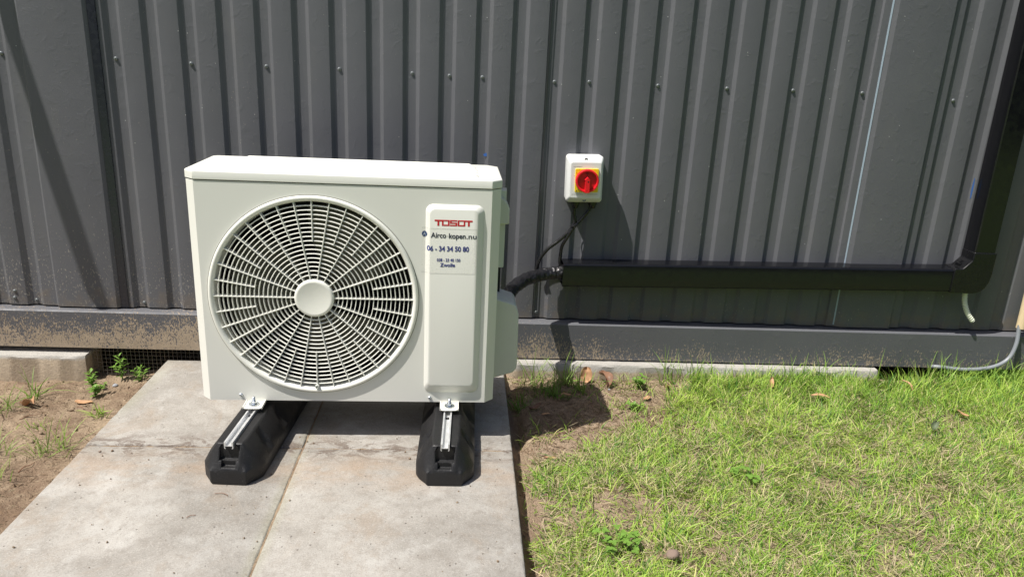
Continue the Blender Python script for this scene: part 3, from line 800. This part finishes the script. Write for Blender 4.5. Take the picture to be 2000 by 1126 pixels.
def tick(bm):
    for a in (2.2, 2.5, 2.8): 
        u = Vector((math.cos(a),0,math.sin(a))); c_ = Vector((.003,-.0660,0)); v_ = Vector((-u.z,0,u.x))*.0004
        loft(bm, [[c_+u*.036-v_, c_+u*.036+v_, c_+u*.039+v_, c_+u*.039-v_],[c_+u*.036-v_+Vector((0,-.0003,0)), c_+u*.036+v_+Vector((0,-.0003,0)), c_+u*.039+v_+Vector((0,-.0003,0)), c_+u*.039-v_+Vector((0,-.0003,0))]])
part('plate_tick', tick, M_TEXT_DARK, pl_)
f_ = lambda x, z: (x, -.0618, z)
# small print, too fine to read in the photo: rows of short dashes
for x0, x1, z, h in ((-.036,-.012,.0385,.0016),(-.038,-.006,-.0405,.0016),(.006,.036,-.0400,.0014)):
    def fine(bm):
        x = x0
        while x < x1: w = random.uniform(.0008,.0022); add_box(bm, x, x+w, -.0617, -.0612, z-h/2, z+h/2); x += w+.0009
    part('fine_print', fine, M_TEXT_GREY, sw)
for gx_ in (-.021, .030):
    def gl(bm, gx_=gx_): lathe(bm, [(.001,-.060),(.0125,-.060),(.0125,-.078),(.0105,-.080),(.0100,-.084),(.0065,-.089),(.001,-.089)], (gx_,-.020,0), 'z', 12)
    part('cable_gland', gl, M_CABLE, sw, smooth=30)
tag(part('switch_cable', lambda bm: tube(bm, catmull([(.6515,-.020,.515),(.6535,-.020,.490),(.657,-.021,.468),(.654,-.022,.452),(.640,-.022,.430),(.612,-.021,.402),(.584,-.020,.378),(.564,-.016,.350),(.556,-.013,.326),(.554,-.011,.303),(.570,-.010,.292)], 12), .0054, 12), M_CABLE, None, smooth=60),
    'black cable from the left gland of the switch, sweeping out to the pipe bundle', 'cable')
tag(part('switch_cable', lambda bm: tube(bm, catmull([(.702,-.020,.515),(.697,-.020,.498),(.678,-.020,.472),(.663,-.024,.456),(.650,-.027,.440),(.636,-.024,.412),(.6245,-.018,.385),(.6225,-.014,.355),(.623,-.014,.330),(.640,-.014,.318)], 12), .0050, 12), M_CABLE, None, smooth=60),
    'black cable from the right gland of the switch, dropping into the end of the trunking', 'cable')
def tie(bm):
    lathe(bm, [(.0100,-.003),(.0130,-.003),(.0130,.003),(.0100,.003),(.0100,-.003)], (0,0,0), 'x', 18)
    add_box(bm, -.004, .004, -.018, -.010, -.004, .004)
    add_box(bm, -.0018, .0018, -.024, -.013, .0, .0012)
o = tag(part('cable_tie', tie, M_CABLE, None, bevel=.0005), 'black cable tie bundling both switch cables', 'cable tie'); o.location = (.6555,-.0225,.4530); o.rotation_euler = (.2, .9, .1)

# ------------------------------------------------------------------ leaf materials
def leaf_mat(name, attr=True, c=(.15,.24,.04), trans=.35):
    n = N(name); nd = n.t.nodes
    if attr: a = nd.new('ShaderNodeVertexColor'); a.layer_name = 'Col'; col = a.outputs[0]
    else: col = n.mix(n.noise(60, 4), tuple(v*.75 for v in c), tuple(v*1.25 for v in c))
    n.p(Base_Color=col, Roughness=.5); n.b.inputs['Specular IOR Level'].default_value = .35
    t_ = nd.new('ShaderNodeBsdfTranslucent'); n.t.links.new(col, t_.inputs[0])
    mx = nd.new('ShaderNodeMixShader'); mx.inputs[0].default_value = trans
    n.t.links.new(n.b.outputs[0], mx.inputs[1]); n.t.links.new(t_.outputs[0], mx.inputs[2]); n.t.links.new(mx.outputs[0], nd['Material Output'].inputs[0])
    return n.m
M_GRASS = leaf_mat('grass_blade'); M_WEED = leaf_mat('weed_leaf', False, (.19,.34,.06))
M_DRY = leaf_mat('dry_leaf', False, (.52,.31,.17), .2); M_DRY2 = leaf_mat('brown_leaf', False, (.24,.13,.08), .15); M_GREYL = leaf_mat('grey_leaf', False, (.12,.15,.085), .15)

def blades(x, y, z, az, th0, kap, ln, wd, col, tipcol=None):
    n = len(x); segs = 4
    P = np.zeros((n, segs+1, 3)); P[:,0] = np.stack([x,y,z],1); th = th0.copy()
    for s in range(segs):
        d = np.stack([np.sin(th)*np.cos(az), np.sin(th)*np.sin(az), np.cos(th)], 1)
        P[:,s+1] = P[:,s] + d*(ln/segs)[:,None]; th = th + kap/segs
    P[:,:,2] = np.maximum(P[:,:,2], z[:,None]+.0015*0)
    tw = rng.uniform(-1, 1, n); ca = az+PI/2+tw
    side = np.stack([np.cos(ca), np.sin(ca), .3*rng.uniform(-1,1,n)], 1)
    ws = np.array([.75, 1, .85, .55, .06])
    A = P - side[:,None,:]*(wd[:,None]*ws)[:,:,None]*.5; B = P + side[:,None,:]*(wd[:,None]*ws)[:,:,None]*.5
    V = np.stack([A, B], 2).reshape(n, -1, 3)                # n,(segs+1)*2,3
    base = (np.arange(n)*(segs+1)*2)[:,None,None]
    q = np.array([[2*s, 2*s+1, 2*s+3, 2*s+2] for s in range(segs)])[None]
    F = (base+q).reshape(-1, 4)
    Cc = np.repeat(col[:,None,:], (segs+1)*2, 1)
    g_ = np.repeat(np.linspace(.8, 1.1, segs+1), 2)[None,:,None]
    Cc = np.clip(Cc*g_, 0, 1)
    return V.reshape(-1, 3), F, Cc.reshape(-1, 3)
def grass_obj(name, data, mat=None):
    V, F, Cc = data; me = bpy.data.meshes.new(name); np_mesh(me, V, F, True)
    at = me.color_attributes.new('Col', 'FLOAT_COLOR', 'POINT')
    at.data.foreach_set('color', np.concatenate([Cc, np.ones((len(Cc),1))], 1).astype(np.float32).ravel())
    return obj(name, me, mat or M_GRASS)
def join(ds):
    off = 0; Vs, Fs, Cs = [], [], []
    for V, F, Cc in ds: Vs.append(V); Fs.append(F+off); Cs.append(Cc); off += len(V)
    return np.concatenate(Vs), np.concatenate(Fs), np.concatenate(Cs)
BD = np.array([(.62,-1.6),(.535,-1.25),(.525,-.98),(.502,-.82),(.512,-.70),(.545,-.60),(.62,-.535),(.75,-.43),(.90,-.26),(1.02,-.12),(1.12,-.03),(1.16,.03),(1.2,.3)])
def bound(y): return np.interp(y, BD[:,1], BD[:,0])
def lawn_density(x, y):
    d = x-bound(y) + (vnoise(x,y,9,21)-.5)*.12 + (vnoise(x,y,30,22)-.5)*.04
    m = sstep(d, -.05, .07)
    m = np.maximum(m, .045*(x > .49)*(vnoise(x,y,12,23) > .52))
    bare = vnoise(x,y,5.5,24)*.6+vnoise(x,y,15,25)*.4
    m = m*(1-.72*sstep(bare, .58, .74))
    bald = np.exp(-(((x-.70)/.10)**2+((y+.74)/.07)**2)) + .8*np.exp(-(((x-.58)/.07)**2+((y+.80)/.10)**2)) + .5*np.exp(-(((x-1.22)/.12)**2+((y+.66)/.08)**2))
    m = m*(1-.75*np.clip(bald, 0, 1))
    m = m*np.where((y > -.064)*(x < 1.66), 0., 1.)*np.where((y > .0)|((x > 1.62)&(x < 1.95)&(y > -.075)), 0., 1.)
    return m*np.where(x < .478, 0, 1)
def scatter(n, x0, x1, y0, y1):
    x = rng.uniform(x0, x1, n); y = rng.uniform(y0, y1, n); k = rng.uniform(0, 1, n) < lawn_density(x, y)
    return x[k], y[k]
x, y = scatter(290000, .45, 2.55, -1.35, .04)
n = len(x); patch = vnoise(x,y,4.2,31)*.6+vnoise(x,y,11,32)*.4; az0 = vnoise(x,y,6,33)*14+vnoise(x,y,23,34)*5
far = sstep(y, -.45, -.02)
ln = rng.gamma(4.2, .0066, n)*(.8+.45*far+.35*patch); ln = np.clip(ln, .010, .095)
th0 = np.clip(rng.normal(.78, .36, n)-.30*far, .05, 1.45)
g1 = np.array([.23,.41,.050]); g2 = np.array([.44,.58,.10]); g3 = np.array([.095,.23,.04]); g4 = np.array([.60,.58,.24])
u = rng.uniform(0, 1, (n,1)); v = np.clip(patch[:,None]+rng.normal(0,.22,(n,1)), 0, 1)
col = g1*(1-v)+g2*v; col = np.where(u < .20, g3*(.7+.6*v), col); col = np.where(u > .90, g4, col)
col = col*rng.uniform(.75, 1.25, (n,1))
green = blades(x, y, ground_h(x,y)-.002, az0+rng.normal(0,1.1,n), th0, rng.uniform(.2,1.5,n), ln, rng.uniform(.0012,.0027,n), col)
x, y = scatter(105000, .47, 2.55, -1.35, .03)
n = len(x)
col = np.array([.58,.49,.31])*rng.uniform(.6,1.25,(n,1))*np.array([1,1,1])+rng.uniform(-.02,.03,(n,1))
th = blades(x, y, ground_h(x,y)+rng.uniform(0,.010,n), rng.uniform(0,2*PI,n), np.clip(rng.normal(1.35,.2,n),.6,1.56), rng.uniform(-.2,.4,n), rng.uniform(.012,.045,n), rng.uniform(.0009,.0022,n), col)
lawn = grass_obj('grass', join([green, th])); lawn['kind'] = 'stuff'; lawn['label'] = 'short patchy green lawn with dry thatch'
# straggling litter on the bare soil
n = 4200; x = np.concatenate([rng.uniform(.49, 1.0, n), rng.uniform(-1.2, -.56, n//3)]); y = np.concatenate([rng.uniform(-.7, -.06, n), rng.uniform(-1.0, -.08, n//3)]); n = len(x)
col = np.where(rng.uniform(0,1,(n,1)) < .8, np.array([.26,.18,.11]), np.array([.42,.34,.22]))*rng.uniform(.6,1.2,(n,1))
lit = grass_obj('ground_litter', blades(x, y, ground_h(x,y)+.001, rng.uniform(0,2*PI,n), rng.uniform(1.3,1.6,n), rng.uniform(-.3,.3,n), rng.uniform(.006,.035,n), rng.uniform(.0008,.0022,n), col)); lit['kind'] = 'stuff'
# crumbs of soil
def crumbs():
    n = 5200; x = np.concatenate([rng.uniform(.476, 1.1, n*6//10), rng.uniform(-1.3, -.555, n*4//10)]); y = rng.uniform(-1.15, -.062, len(x)); n = len(x)
    k = (x < 0) | (lawn_density(x, y) < .3); x, y = x[k], y[k]; n = len(x)
    r = np.clip(rng.gamma(1.6, .0011, n), .0006, .0085)
    ico = bmesh.new(); bmesh.ops.create_icosphere(ico, subdivisions=1, radius=1); bv = np.array([v.co[:] for v in ico.verts]); bf = np.array([[v.index for v in f.verts] for f in ico.faces]); ico.free()
    V = bv[None]*r[:,None,None]*rng.uniform(.6,1.3,(n,12,1))*rng.uniform(.6,1.2,(n,1,3)) + np.stack([x,y,ground_h(x,y)+r*.2],1)[:,None]
    F = (bf[None]+(np.arange(n)*12)[:,None,None]).reshape(-1,3); me = bpy.data.meshes.new('soil_crumbs'); np_mesh(me, V.reshape(-1,3), F, False)
    o = obj('soil_crumbs', me, M_SOIL); o['kind'] = 'stuff'
crumbs()
# sand grains and specks lying on the slabs
def grit():
    n = 900; x = rng.uniform(-.54, .46, n); y = rng.uniform(-1.4, -.05, n)
    k = rng.uniform(0,1,n) < .25+.75*np.exp(-((y+.5534)/.05)**2)+.4*np.exp(-((x+.04)/.03)**2); x, y = x[k], y[k]; n = len(x)
    r = np.clip(rng.gamma(1.5, .0006, n), .0003, .0030)
    ico = bmesh.new(); bmesh.ops.create_icosphere(ico, subdivisions=1, radius=1); bv = np.array([v.co[:] for v in ico.verts]); bf = np.array([[v.index for v in f.verts] for f in ico.faces]); ico.free()
    V = bv[None]*r[:,None,None]*rng.uniform(.6,1.3,(n,12,1)) + np.stack([x,y,.0008+r*.3],1)[:,None]
    F = (bf[None]+(np.arange(n)*12)[:,None,None]).reshape(-1,3); me = bpy.data.meshes.new('grit'); np_mesh(me, V.reshape(-1,3), F, False)
    o = obj('grit', me, M_SOIL); o['kind'] = 'stuff'
grit()

# ------------------------------------------------------------------ unseen hedge added behind the viewer to block low sky light
def hedge():
    t_ = thing('skyblock_hedge', 'unseen dark green hedge added behind the viewer to keep low sky light off the wall', 'hedge', (0, -9, 0))
    n = 30000; x = rng.uniform(-9, 10, n); yy = rng.uniform(-.7, .7, n); z = rng.uniform(.05, 2.7, n)
    e = rng.uniform(0, 1, n) < .75; yy = np.where(e, np.sign(yy)*(.6+.12*vnoise(x, z, 2, 61)), yy)
    col = np.array([.05,.095,.022])*rng.uniform(.6,1.5,(n,1))
    d = blades(x, yy, z, rng.uniform(0,2*PI,n), rng.uniform(.3,1.6,n), rng.uniform(.2,1,n), rng.uniform(.07,.13,n), rng.uniform(.04,.07,n), col)
    f = grass_obj('foliage', d); f.parent = t_
    part('stems', lambda bm: [tube(bm, [(a, 0, -.05), (a+random.uniform(-.1,.1), random.uniform(-.2,.2), 2.0)], lambda q: .03*(1-.7*q), 6) for a in np.arange(-8.8, 9.9, .6)], M_DRY2, t_)['kind'] = 'stuff'
    part('dense_core', lambda bm: add_box(bm, -8.9, 9.9, -.42, .42, .05, 2.5), simple('hedge_core', (.02,.032,.012), .9), t_)
hedge()

# ------------------------------------------------------------------ tufts, weeds, leaves, stones
def gz(x, y): return float(ground_h(np.array([x]), np.array([y]))[0])
def tuft(x, y, nb, ln, spread, lab, w=.0026, hue=0):
    xs = x+rng.normal(0, spread, nb); ys = y+rng.normal(0, spread, nb)
    col = (np.array([.17,.30,.05])*(1-hue)+np.array([.36,.48,.11])*hue)*rng.uniform(.7,1.35,(nb,1))
    L_ = ln*rng.uniform(.45,1.1,nb)
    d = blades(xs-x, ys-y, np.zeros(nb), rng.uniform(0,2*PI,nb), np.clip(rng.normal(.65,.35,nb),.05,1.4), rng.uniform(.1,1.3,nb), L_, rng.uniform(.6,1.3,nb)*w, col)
    o = grass_obj('grass_tuft', d); o.location = (x, y, gz(x,y)-.003)
    tag(o, lab, 'grass tuft', 'grass tufts on the bare soil')
tuft(-.869,-.188, 22,.13,.010,'tall thin grass tuft on the left soil, in front of the left kerb', .0028, .3)
tuft(-.900,-.300, 36,.085,.018,'grass tuft cut by the left picture edge, beside the curled brown leaf', .0024,.4)
tuft(-.624,-.324, 22,.055,.010,'small bright grass tuft close to the edge of the back left slab', .0038,.7)
tuft(-.649,-.519, 60,.085,.022,'widest grass tuft on the left soil, beside the cross joint of the slabs', .0022,.5)
tuft(-.775,-.530, 40,.070,.022,'loose grass tuft on the left soil, outward of the widest tuft', .0022,.5)
tuft(-.700,-.640, 26,.060,.018,'sparse grass tuft low on the left soil, nearest the viewer', .0022,.6)
tuft(-.745,-.400, 26,.035,.016,'tiny mossy grass tuft in the middle of the left soil', .0024,.9)
tuft(.553,-.110, 34,.145,.016,'tall grass tuft by the kerb, right beside the grey valve cover', .0026,.3)
tuft(.610,-.175, 90,.075,.022,'dense dark grass tuft on shaded soil right of the air conditioner', .0030,.1)
tuft(.650,-.100, 40,.110,.018,'upright grass tuft under the left end of the black trunking', .0028,.3)
tuft(.503,-.250, 46,.075,.018,'grass tuft at the slab edge in the air conditioner shadow', .0026,.1)
tuft(.700,-.150, 44,.070,.020,'grass tuft beside the curled brown leaf near the kerb', .0040,.3)
tuft(.860,-.105, 60,.070,.030,'bright grass tuft on sandy soil in front of the long kerb', .0026,.8)
tuft(.810,-.290, 46,.060,.030,'low grass tuft in the middle of the bare soil patch', .0026,.5)
def edge_tufts():
    # long blades standing up along the kerb and below the rail
    n = 900; x = rng.uniform(.95, 2.5, n); y = np.where(x < 1.66, rng.uniform(-.10,-.063,n), rng.uniform(-.11,-.02,n))
    k = rng.uniform(0,1,n) < (.12+.6*sstep(vnoise(x,y*0,7,41), .45, .75)+.5*sstep(x,1.78,1.95))*(1-.85*(x > 1.62)*(x < 1.80)); x, y = x[k], y[k]; n = len(x)
    col = (np.array([.24,.38,.07])*rng.uniform(.7,1.5,(n,1)))
    d = blades(x, y, ground_h(x,y)-.002, rng.uniform(0,2*PI,n), np.clip(rng.normal(.35,.25,n),.02,1.2), rng.uniform(0,1.0,n), rng.uniform(.05,.125,n), rng.uniform(.0014,.0030,n), col)
    o = grass_obj('long_grass', d); o['kind'] = 'stuff'; o['label'] = 'longer grass standing along the kerb and rail'
edge_tufts()

def leafshape(bm, base, dir_, up, ln, wd, droop=.3, cols=7):
    d = Vector(dir_).normalized(); s_ = d.cross(Vector(up)).normalized(); u_ = s_.cross(d).normalized(); rows = []
    for k in range(cols+1):
        t_ = k/cols; w = wd*.5*math.sin(PI*min(1, t_*.96+.04))**.8*(1-.25*t_)
        p = Vector(base)+d*ln*t_-Vector((0,0,1))*droop*ln*t_*t_
        rows.append([p-s_*w+u_*w*.25, p-u_*w*.05, p+s_*w+u_*w*.25])
    loft(bm, rows, False, False)
def weed(x, y, stems, h, ll, lw, lab, name='weed', lean=.35, dens=5):
    t_ = thing(name, lab, 'weed', (x, y, gz(x,y)-.002), 0, 'small weeds on the soil'); bs = bmesh.new(); bl = bmesh.new()
    for s_ in range(stems):
        a = random.uniform(0, 2*PI); le = random.uniform(.1, 1)*lean; hh = h*random.uniform(.6, 1)
        top = Vector((math.cos(a)*hh*le, math.sin(a)*hh*le, hh*math.sqrt(max(.1,1-le*le*.6))))
        pts = catmull([(0,0,0), top*.5+Vector((0,0,hh*.06)), top], 6); tube(bs, pts, lambda q: .0011*(1-.6*q), 6)
        for k in range(1, dens+1):
            p = pts[min(len(pts)-1, int(len(pts)*k/dens))-0 if k < dens else -1]
            for sgn in (0, 1):
                aa = k*1.57+sgn*PI+random.uniform(-.4,.4)
                el = random.uniform(.25,.9)
                leafshape(bl, p, (math.cos(aa)*math.cos(el), math.sin(aa)*math.cos(el), math.sin(el)), (0,0,1), ll*random.uniform(.6,1.1)*(.6+.4*math.sin(PI*k/(dens+1))), lw*random.uniform(.8,1.1))
    obj('stem', bs, M_WEED, t_, smooth=60); obj('leaf', bl, M_WEED, t_, smooth=60)
weed(-.745,-.110, 5,.055,.028,.007,'bushy low weed with pointed leaves where the left kerb ends')
weed(-.715,-.160, 4,.040,.024,.010,'small creeping weed just in front of the left kerb end', lean=.8)
weed(-.690,-.040, 3,.085,.034,.007,'upright weed with paired leaves in front of the wire mesh')
weed(-.640,-.045, 3,.050,.032,.006,'slender weed with narrow leaves near the back corner of the slab', lean=.6)
weed(.880,-.110, 4,.050,.024,.012,'light green leafy weed on sand before the long kerb', lean=.9)
weed(.835,-.270, 3,.030,.022,.010,'flat creeping weed in the bare soil patch', lean=1.1)
def clover(x, y, nst, r, h, lr, lab):
    t_ = thing('clover_plant', lab, 'clover', (x, y, gz(x,y)), 0, 'clover growing in the lawn'); bs = bmesh.new(); bl = bmesh.new()
    for s_ in range(nst):
        a = random.uniform(0,2*PI); rr = r*math.sqrt(random.random()); p = Vector((rr*math.cos(a), rr*math.sin(a), h*random.uniform(.6,1.1)))
        tube(bs, [(p.x*.5,p.y*.5,0), (p.x*.9,p.y*.9,p.z*.6), p], .0007, 5); a0 = random.uniform(0,2*PI)
        for k in range(3):
            aa = a0+k*2*PI/3; leafshape(bl, p, (math.cos(aa), math.sin(aa), random.uniform(.0,.3)), (0,0,1), lr*random.uniform(.8,1.1), lr*.95, .1, 5)
    obj('stem', bs, M_WEED, t_); obj('leaf', bl, M_WEED, t_, smooth=60)
clover(.663,-.900, 26,.050,.030,.0105,'clover patch in the lawn close to the near slab edge')
clover(1.02,-.640, 10,.030,.026,.012,'few broad clover leaves in the middle of the lawn')
clover(2.040,-.010, 18,.055,.060,.017,'large clover plant under the grey cable by the rail')
clover(1.925,.005, 9,.030,.070,.018,'clover with taller leaves left of the grey cable bend')
clover(1.99,-.085, 12,.050,.030,.010,'small clover leaves in the grass in front of the grey cable')
def broad(x, y, a, ln, w, lab, el=.5):
    t_ = bmesh.new(); leafshape(t_, (0,0,0), (math.cos(a), math.sin(a), el), (0,0,1), ln, w, .35, 9)
    o = obj('broad_leaf', t_, M_WEED, smooth=60); m_ = o.modifiers.new('s','SOLIDIFY'); m_.thickness = .0003; o.location = (x, y, gz(x,y)+.012); tag(o, lab, 'leaf')
broad(2.10,-.020,-.75,.070,.017,'long pale green pointed leaf in the grass below the cream conduit',.35)
broad(1.89,-.020,-.2,.065,.016,'pale green leaf lying below the left end of the grey cable',.15)

def dry(x, y, ln, wd, rz, mat, lab, curl=.5, tilt=(0,0), lift=.006, name='dry_leaf'):
    bm = bmesh.new(); rows = []; nseg = 12
    for k in range(nseg+1):
        t_ = k/nseg; row = []
        w = wd*.5*(math.sin(PI*min(1,.05+t_*.93))**.6)
        for j in range(7):
            u_ = j/3-1; jag = 1+random.uniform(-.16,.16)*(abs(u_) > .9)
            z = curl*wd*(u_*u_)*.6 + curl*ln*.22*math.sin(t_*5+x*40) + random.uniform(-1,1)*wd*.045
            row.append(((t_-.5)*ln, u_*w*jag, z))
        rows.append(row)
    loft(bm, rows, False, False); o = obj(name, bm, mat, smooth=35); m_ = o.modifiers.new('s','SOLIDIFY'); m_.thickness = .0004
    sb = o.modifiers.new('sub','SUBSURF'); sb.levels = 1; sb.render_levels = 1
    o.location = (x, y, gz(x,y)+lift); o.rotation_euler = (tilt[0], tilt[1], rz); tag(o, lab, 'dry leaf', 'fallen leaves')
dry(-.847,-.255,.060,.026,-.6,M_DRY,'curled orange brown leaf lying far left on the soil',.9)
dry(-.725,-.206,.052,.022,-.12,M_DRY,'flat tan leaf scrap on the left soil near the slab',.2)
dry(.719,-.085,.050,.038,1.3,M_DRY,'orange dry leaf standing against grass by the kerb',.5,(0,-.9),.024)
dry(.772,-.095,.062,.034,1.9,M_DRY2,'folded brown leaf on shaded soil by the kerb',.8,(.2,-.5),.020)
dry(1.272,-.150,.042,.016,1.1,M_DRY,'narrow orange leaf standing in the lawn near the kerb middle',.5,(.4,-.7),.030)
dry(1.387,-.235,.052,.016,-.35,M_DRY,'pinkish tan leaf lying on the lawn right of centre',.3,(0,0),.032)
dry(1.701,-.150,.046,.010,-1.1,M_DRY,'thin brown leaf upright in the grass below the trunking',.6,(0,.5),.034)
dry(1.631,-.403,.040,.020,.8,M_GREYL,'torn dark grey green leaf lying on the right side of the lawn',.5,(.4,-.2),.030)
dry(1.776,-.309,.034,.017,-.5,M_DRY,'small reddish leaf half sunk in the grass at far right',.3,(0,.3),.024)
dry(.572,-.315,.024,.010,.0,M_DRY,'small reddish leaf bit on dark soil close to the slab',.3)
dry(.545,-.285,.040,.018,.5,M_DRY2,'dull brown leaf on dark soil just right of the slab',.6)
dry(.884,-.200,.026,.016,.4,M_DRY,'cream leaf scrap in the sunny part of the bare soil',.4)
dry(.960,-.130,.030,.020,.9,M_DRY2,'crumpled brown leaf at the edge of the lawn near the kerb',.7)
dry(.562,-.545,.034,.010,-.3,M_DRY,'orange brown leaf sliver on sand where the lawn starts',.2)
dry(.640,-.215,.030,.013,.2,M_DRY,'tan leaf scrap tucked into the dense dark tuft',.4,(0,0),.018)
def stone(x, y, r, lab, mat, z=None, sc=(1,1,.7)):
    bm = bmesh.new(); bmesh.ops.create_icosphere(bm, subdivisions=3, radius=r)
    from mathutils import noise as mn
    for v in bm.verts: v.co *= 1+.22*mn.noise(v.co/r*1.1+Vector((x*9,y*7,0))); v.co.x *= sc[0]; v.co.y *= sc[1]; v.co.z *= sc[2]
    o = obj('pebble', bm, mat, smooth=60); o.location = (x, y, (gz(x,y) if z is None else z)+r*.35); tag(o, lab, 'pebble', 'loose pebbles')
M_STONE = simple('brown_pebble', (.20,.145,.115), .85, 0, 200, .4, .001); M_STONE2 = simple('grey_pebble', (.30,.31,.33), .8, 0, 200, .3, .001)
stone(.768,-.935,.0135,'round brown pebble in the lawn at the bottom of the picture',M_STONE,gz(.768,-.935)+.016)
stone(-.690,-.090,.0075,'small bluish grey pebble behind the weeds at the left',M_STONE2)
stone(-.215,-.475,.0045,'tiny brown clod on the back left slab beside the rubber foot',M_STONE,0)
stone(-.50,-.585,.0030,'tiny dark clod on the front left slab near the joint',M_STONE,0)
stone(.78,-.145,.004,'tiny pale pebble on the shaded soil',M_STONE2)
# sticks on the soil
for x, y, a, l, lab in ((-.80,-.33,.7,.050,'thin brown stick on the left soil between two grass tufts'),(-.70,-.27,-.5,.034,'short stick on the left soil near the tan leaf scrap'),(.60,-.42,.3,.040,'thin stick on sandy soil at the edge of the shadow'),(-.66,-.60,1.2,.045,'dark stick on the left soil beside the front slab')):
    o = tag(part('twig', lambda bm: tube(bm, catmull([(-l/2,0,0),(-l*.1,l*.10,.003),(l*.2,l*.02,.002),(l/2,l*.08,.001)], 5), lambda q: .0014*(1-.5*q), 6), M_DRY2, None), lab, 'twig', 'twigs on the soil'); o.location = (x, y, gz(x,y)+.003); o.rotation_euler = (0,0,a)
# fallen twigs on the slabs
for x, y, a, l, lab in ((-.205,-.835,.5,.018,'short bent twig on the front left slab'),(-.17,-.755,-.2,.030,'thin dry stalk lying in front of the left rubber foot')):
    o = tag(part('twig', lambda bm: tube(bm, catmull([(-l/2,0,0),(0,l*.12,.001),(l/2,0,0)], 5), .0007, 6), M_DRY2, None), lab, 'twig', 'twigs on the slabs'); o.location = (x, y, .0018); o.rotation_euler = (0,0,a)
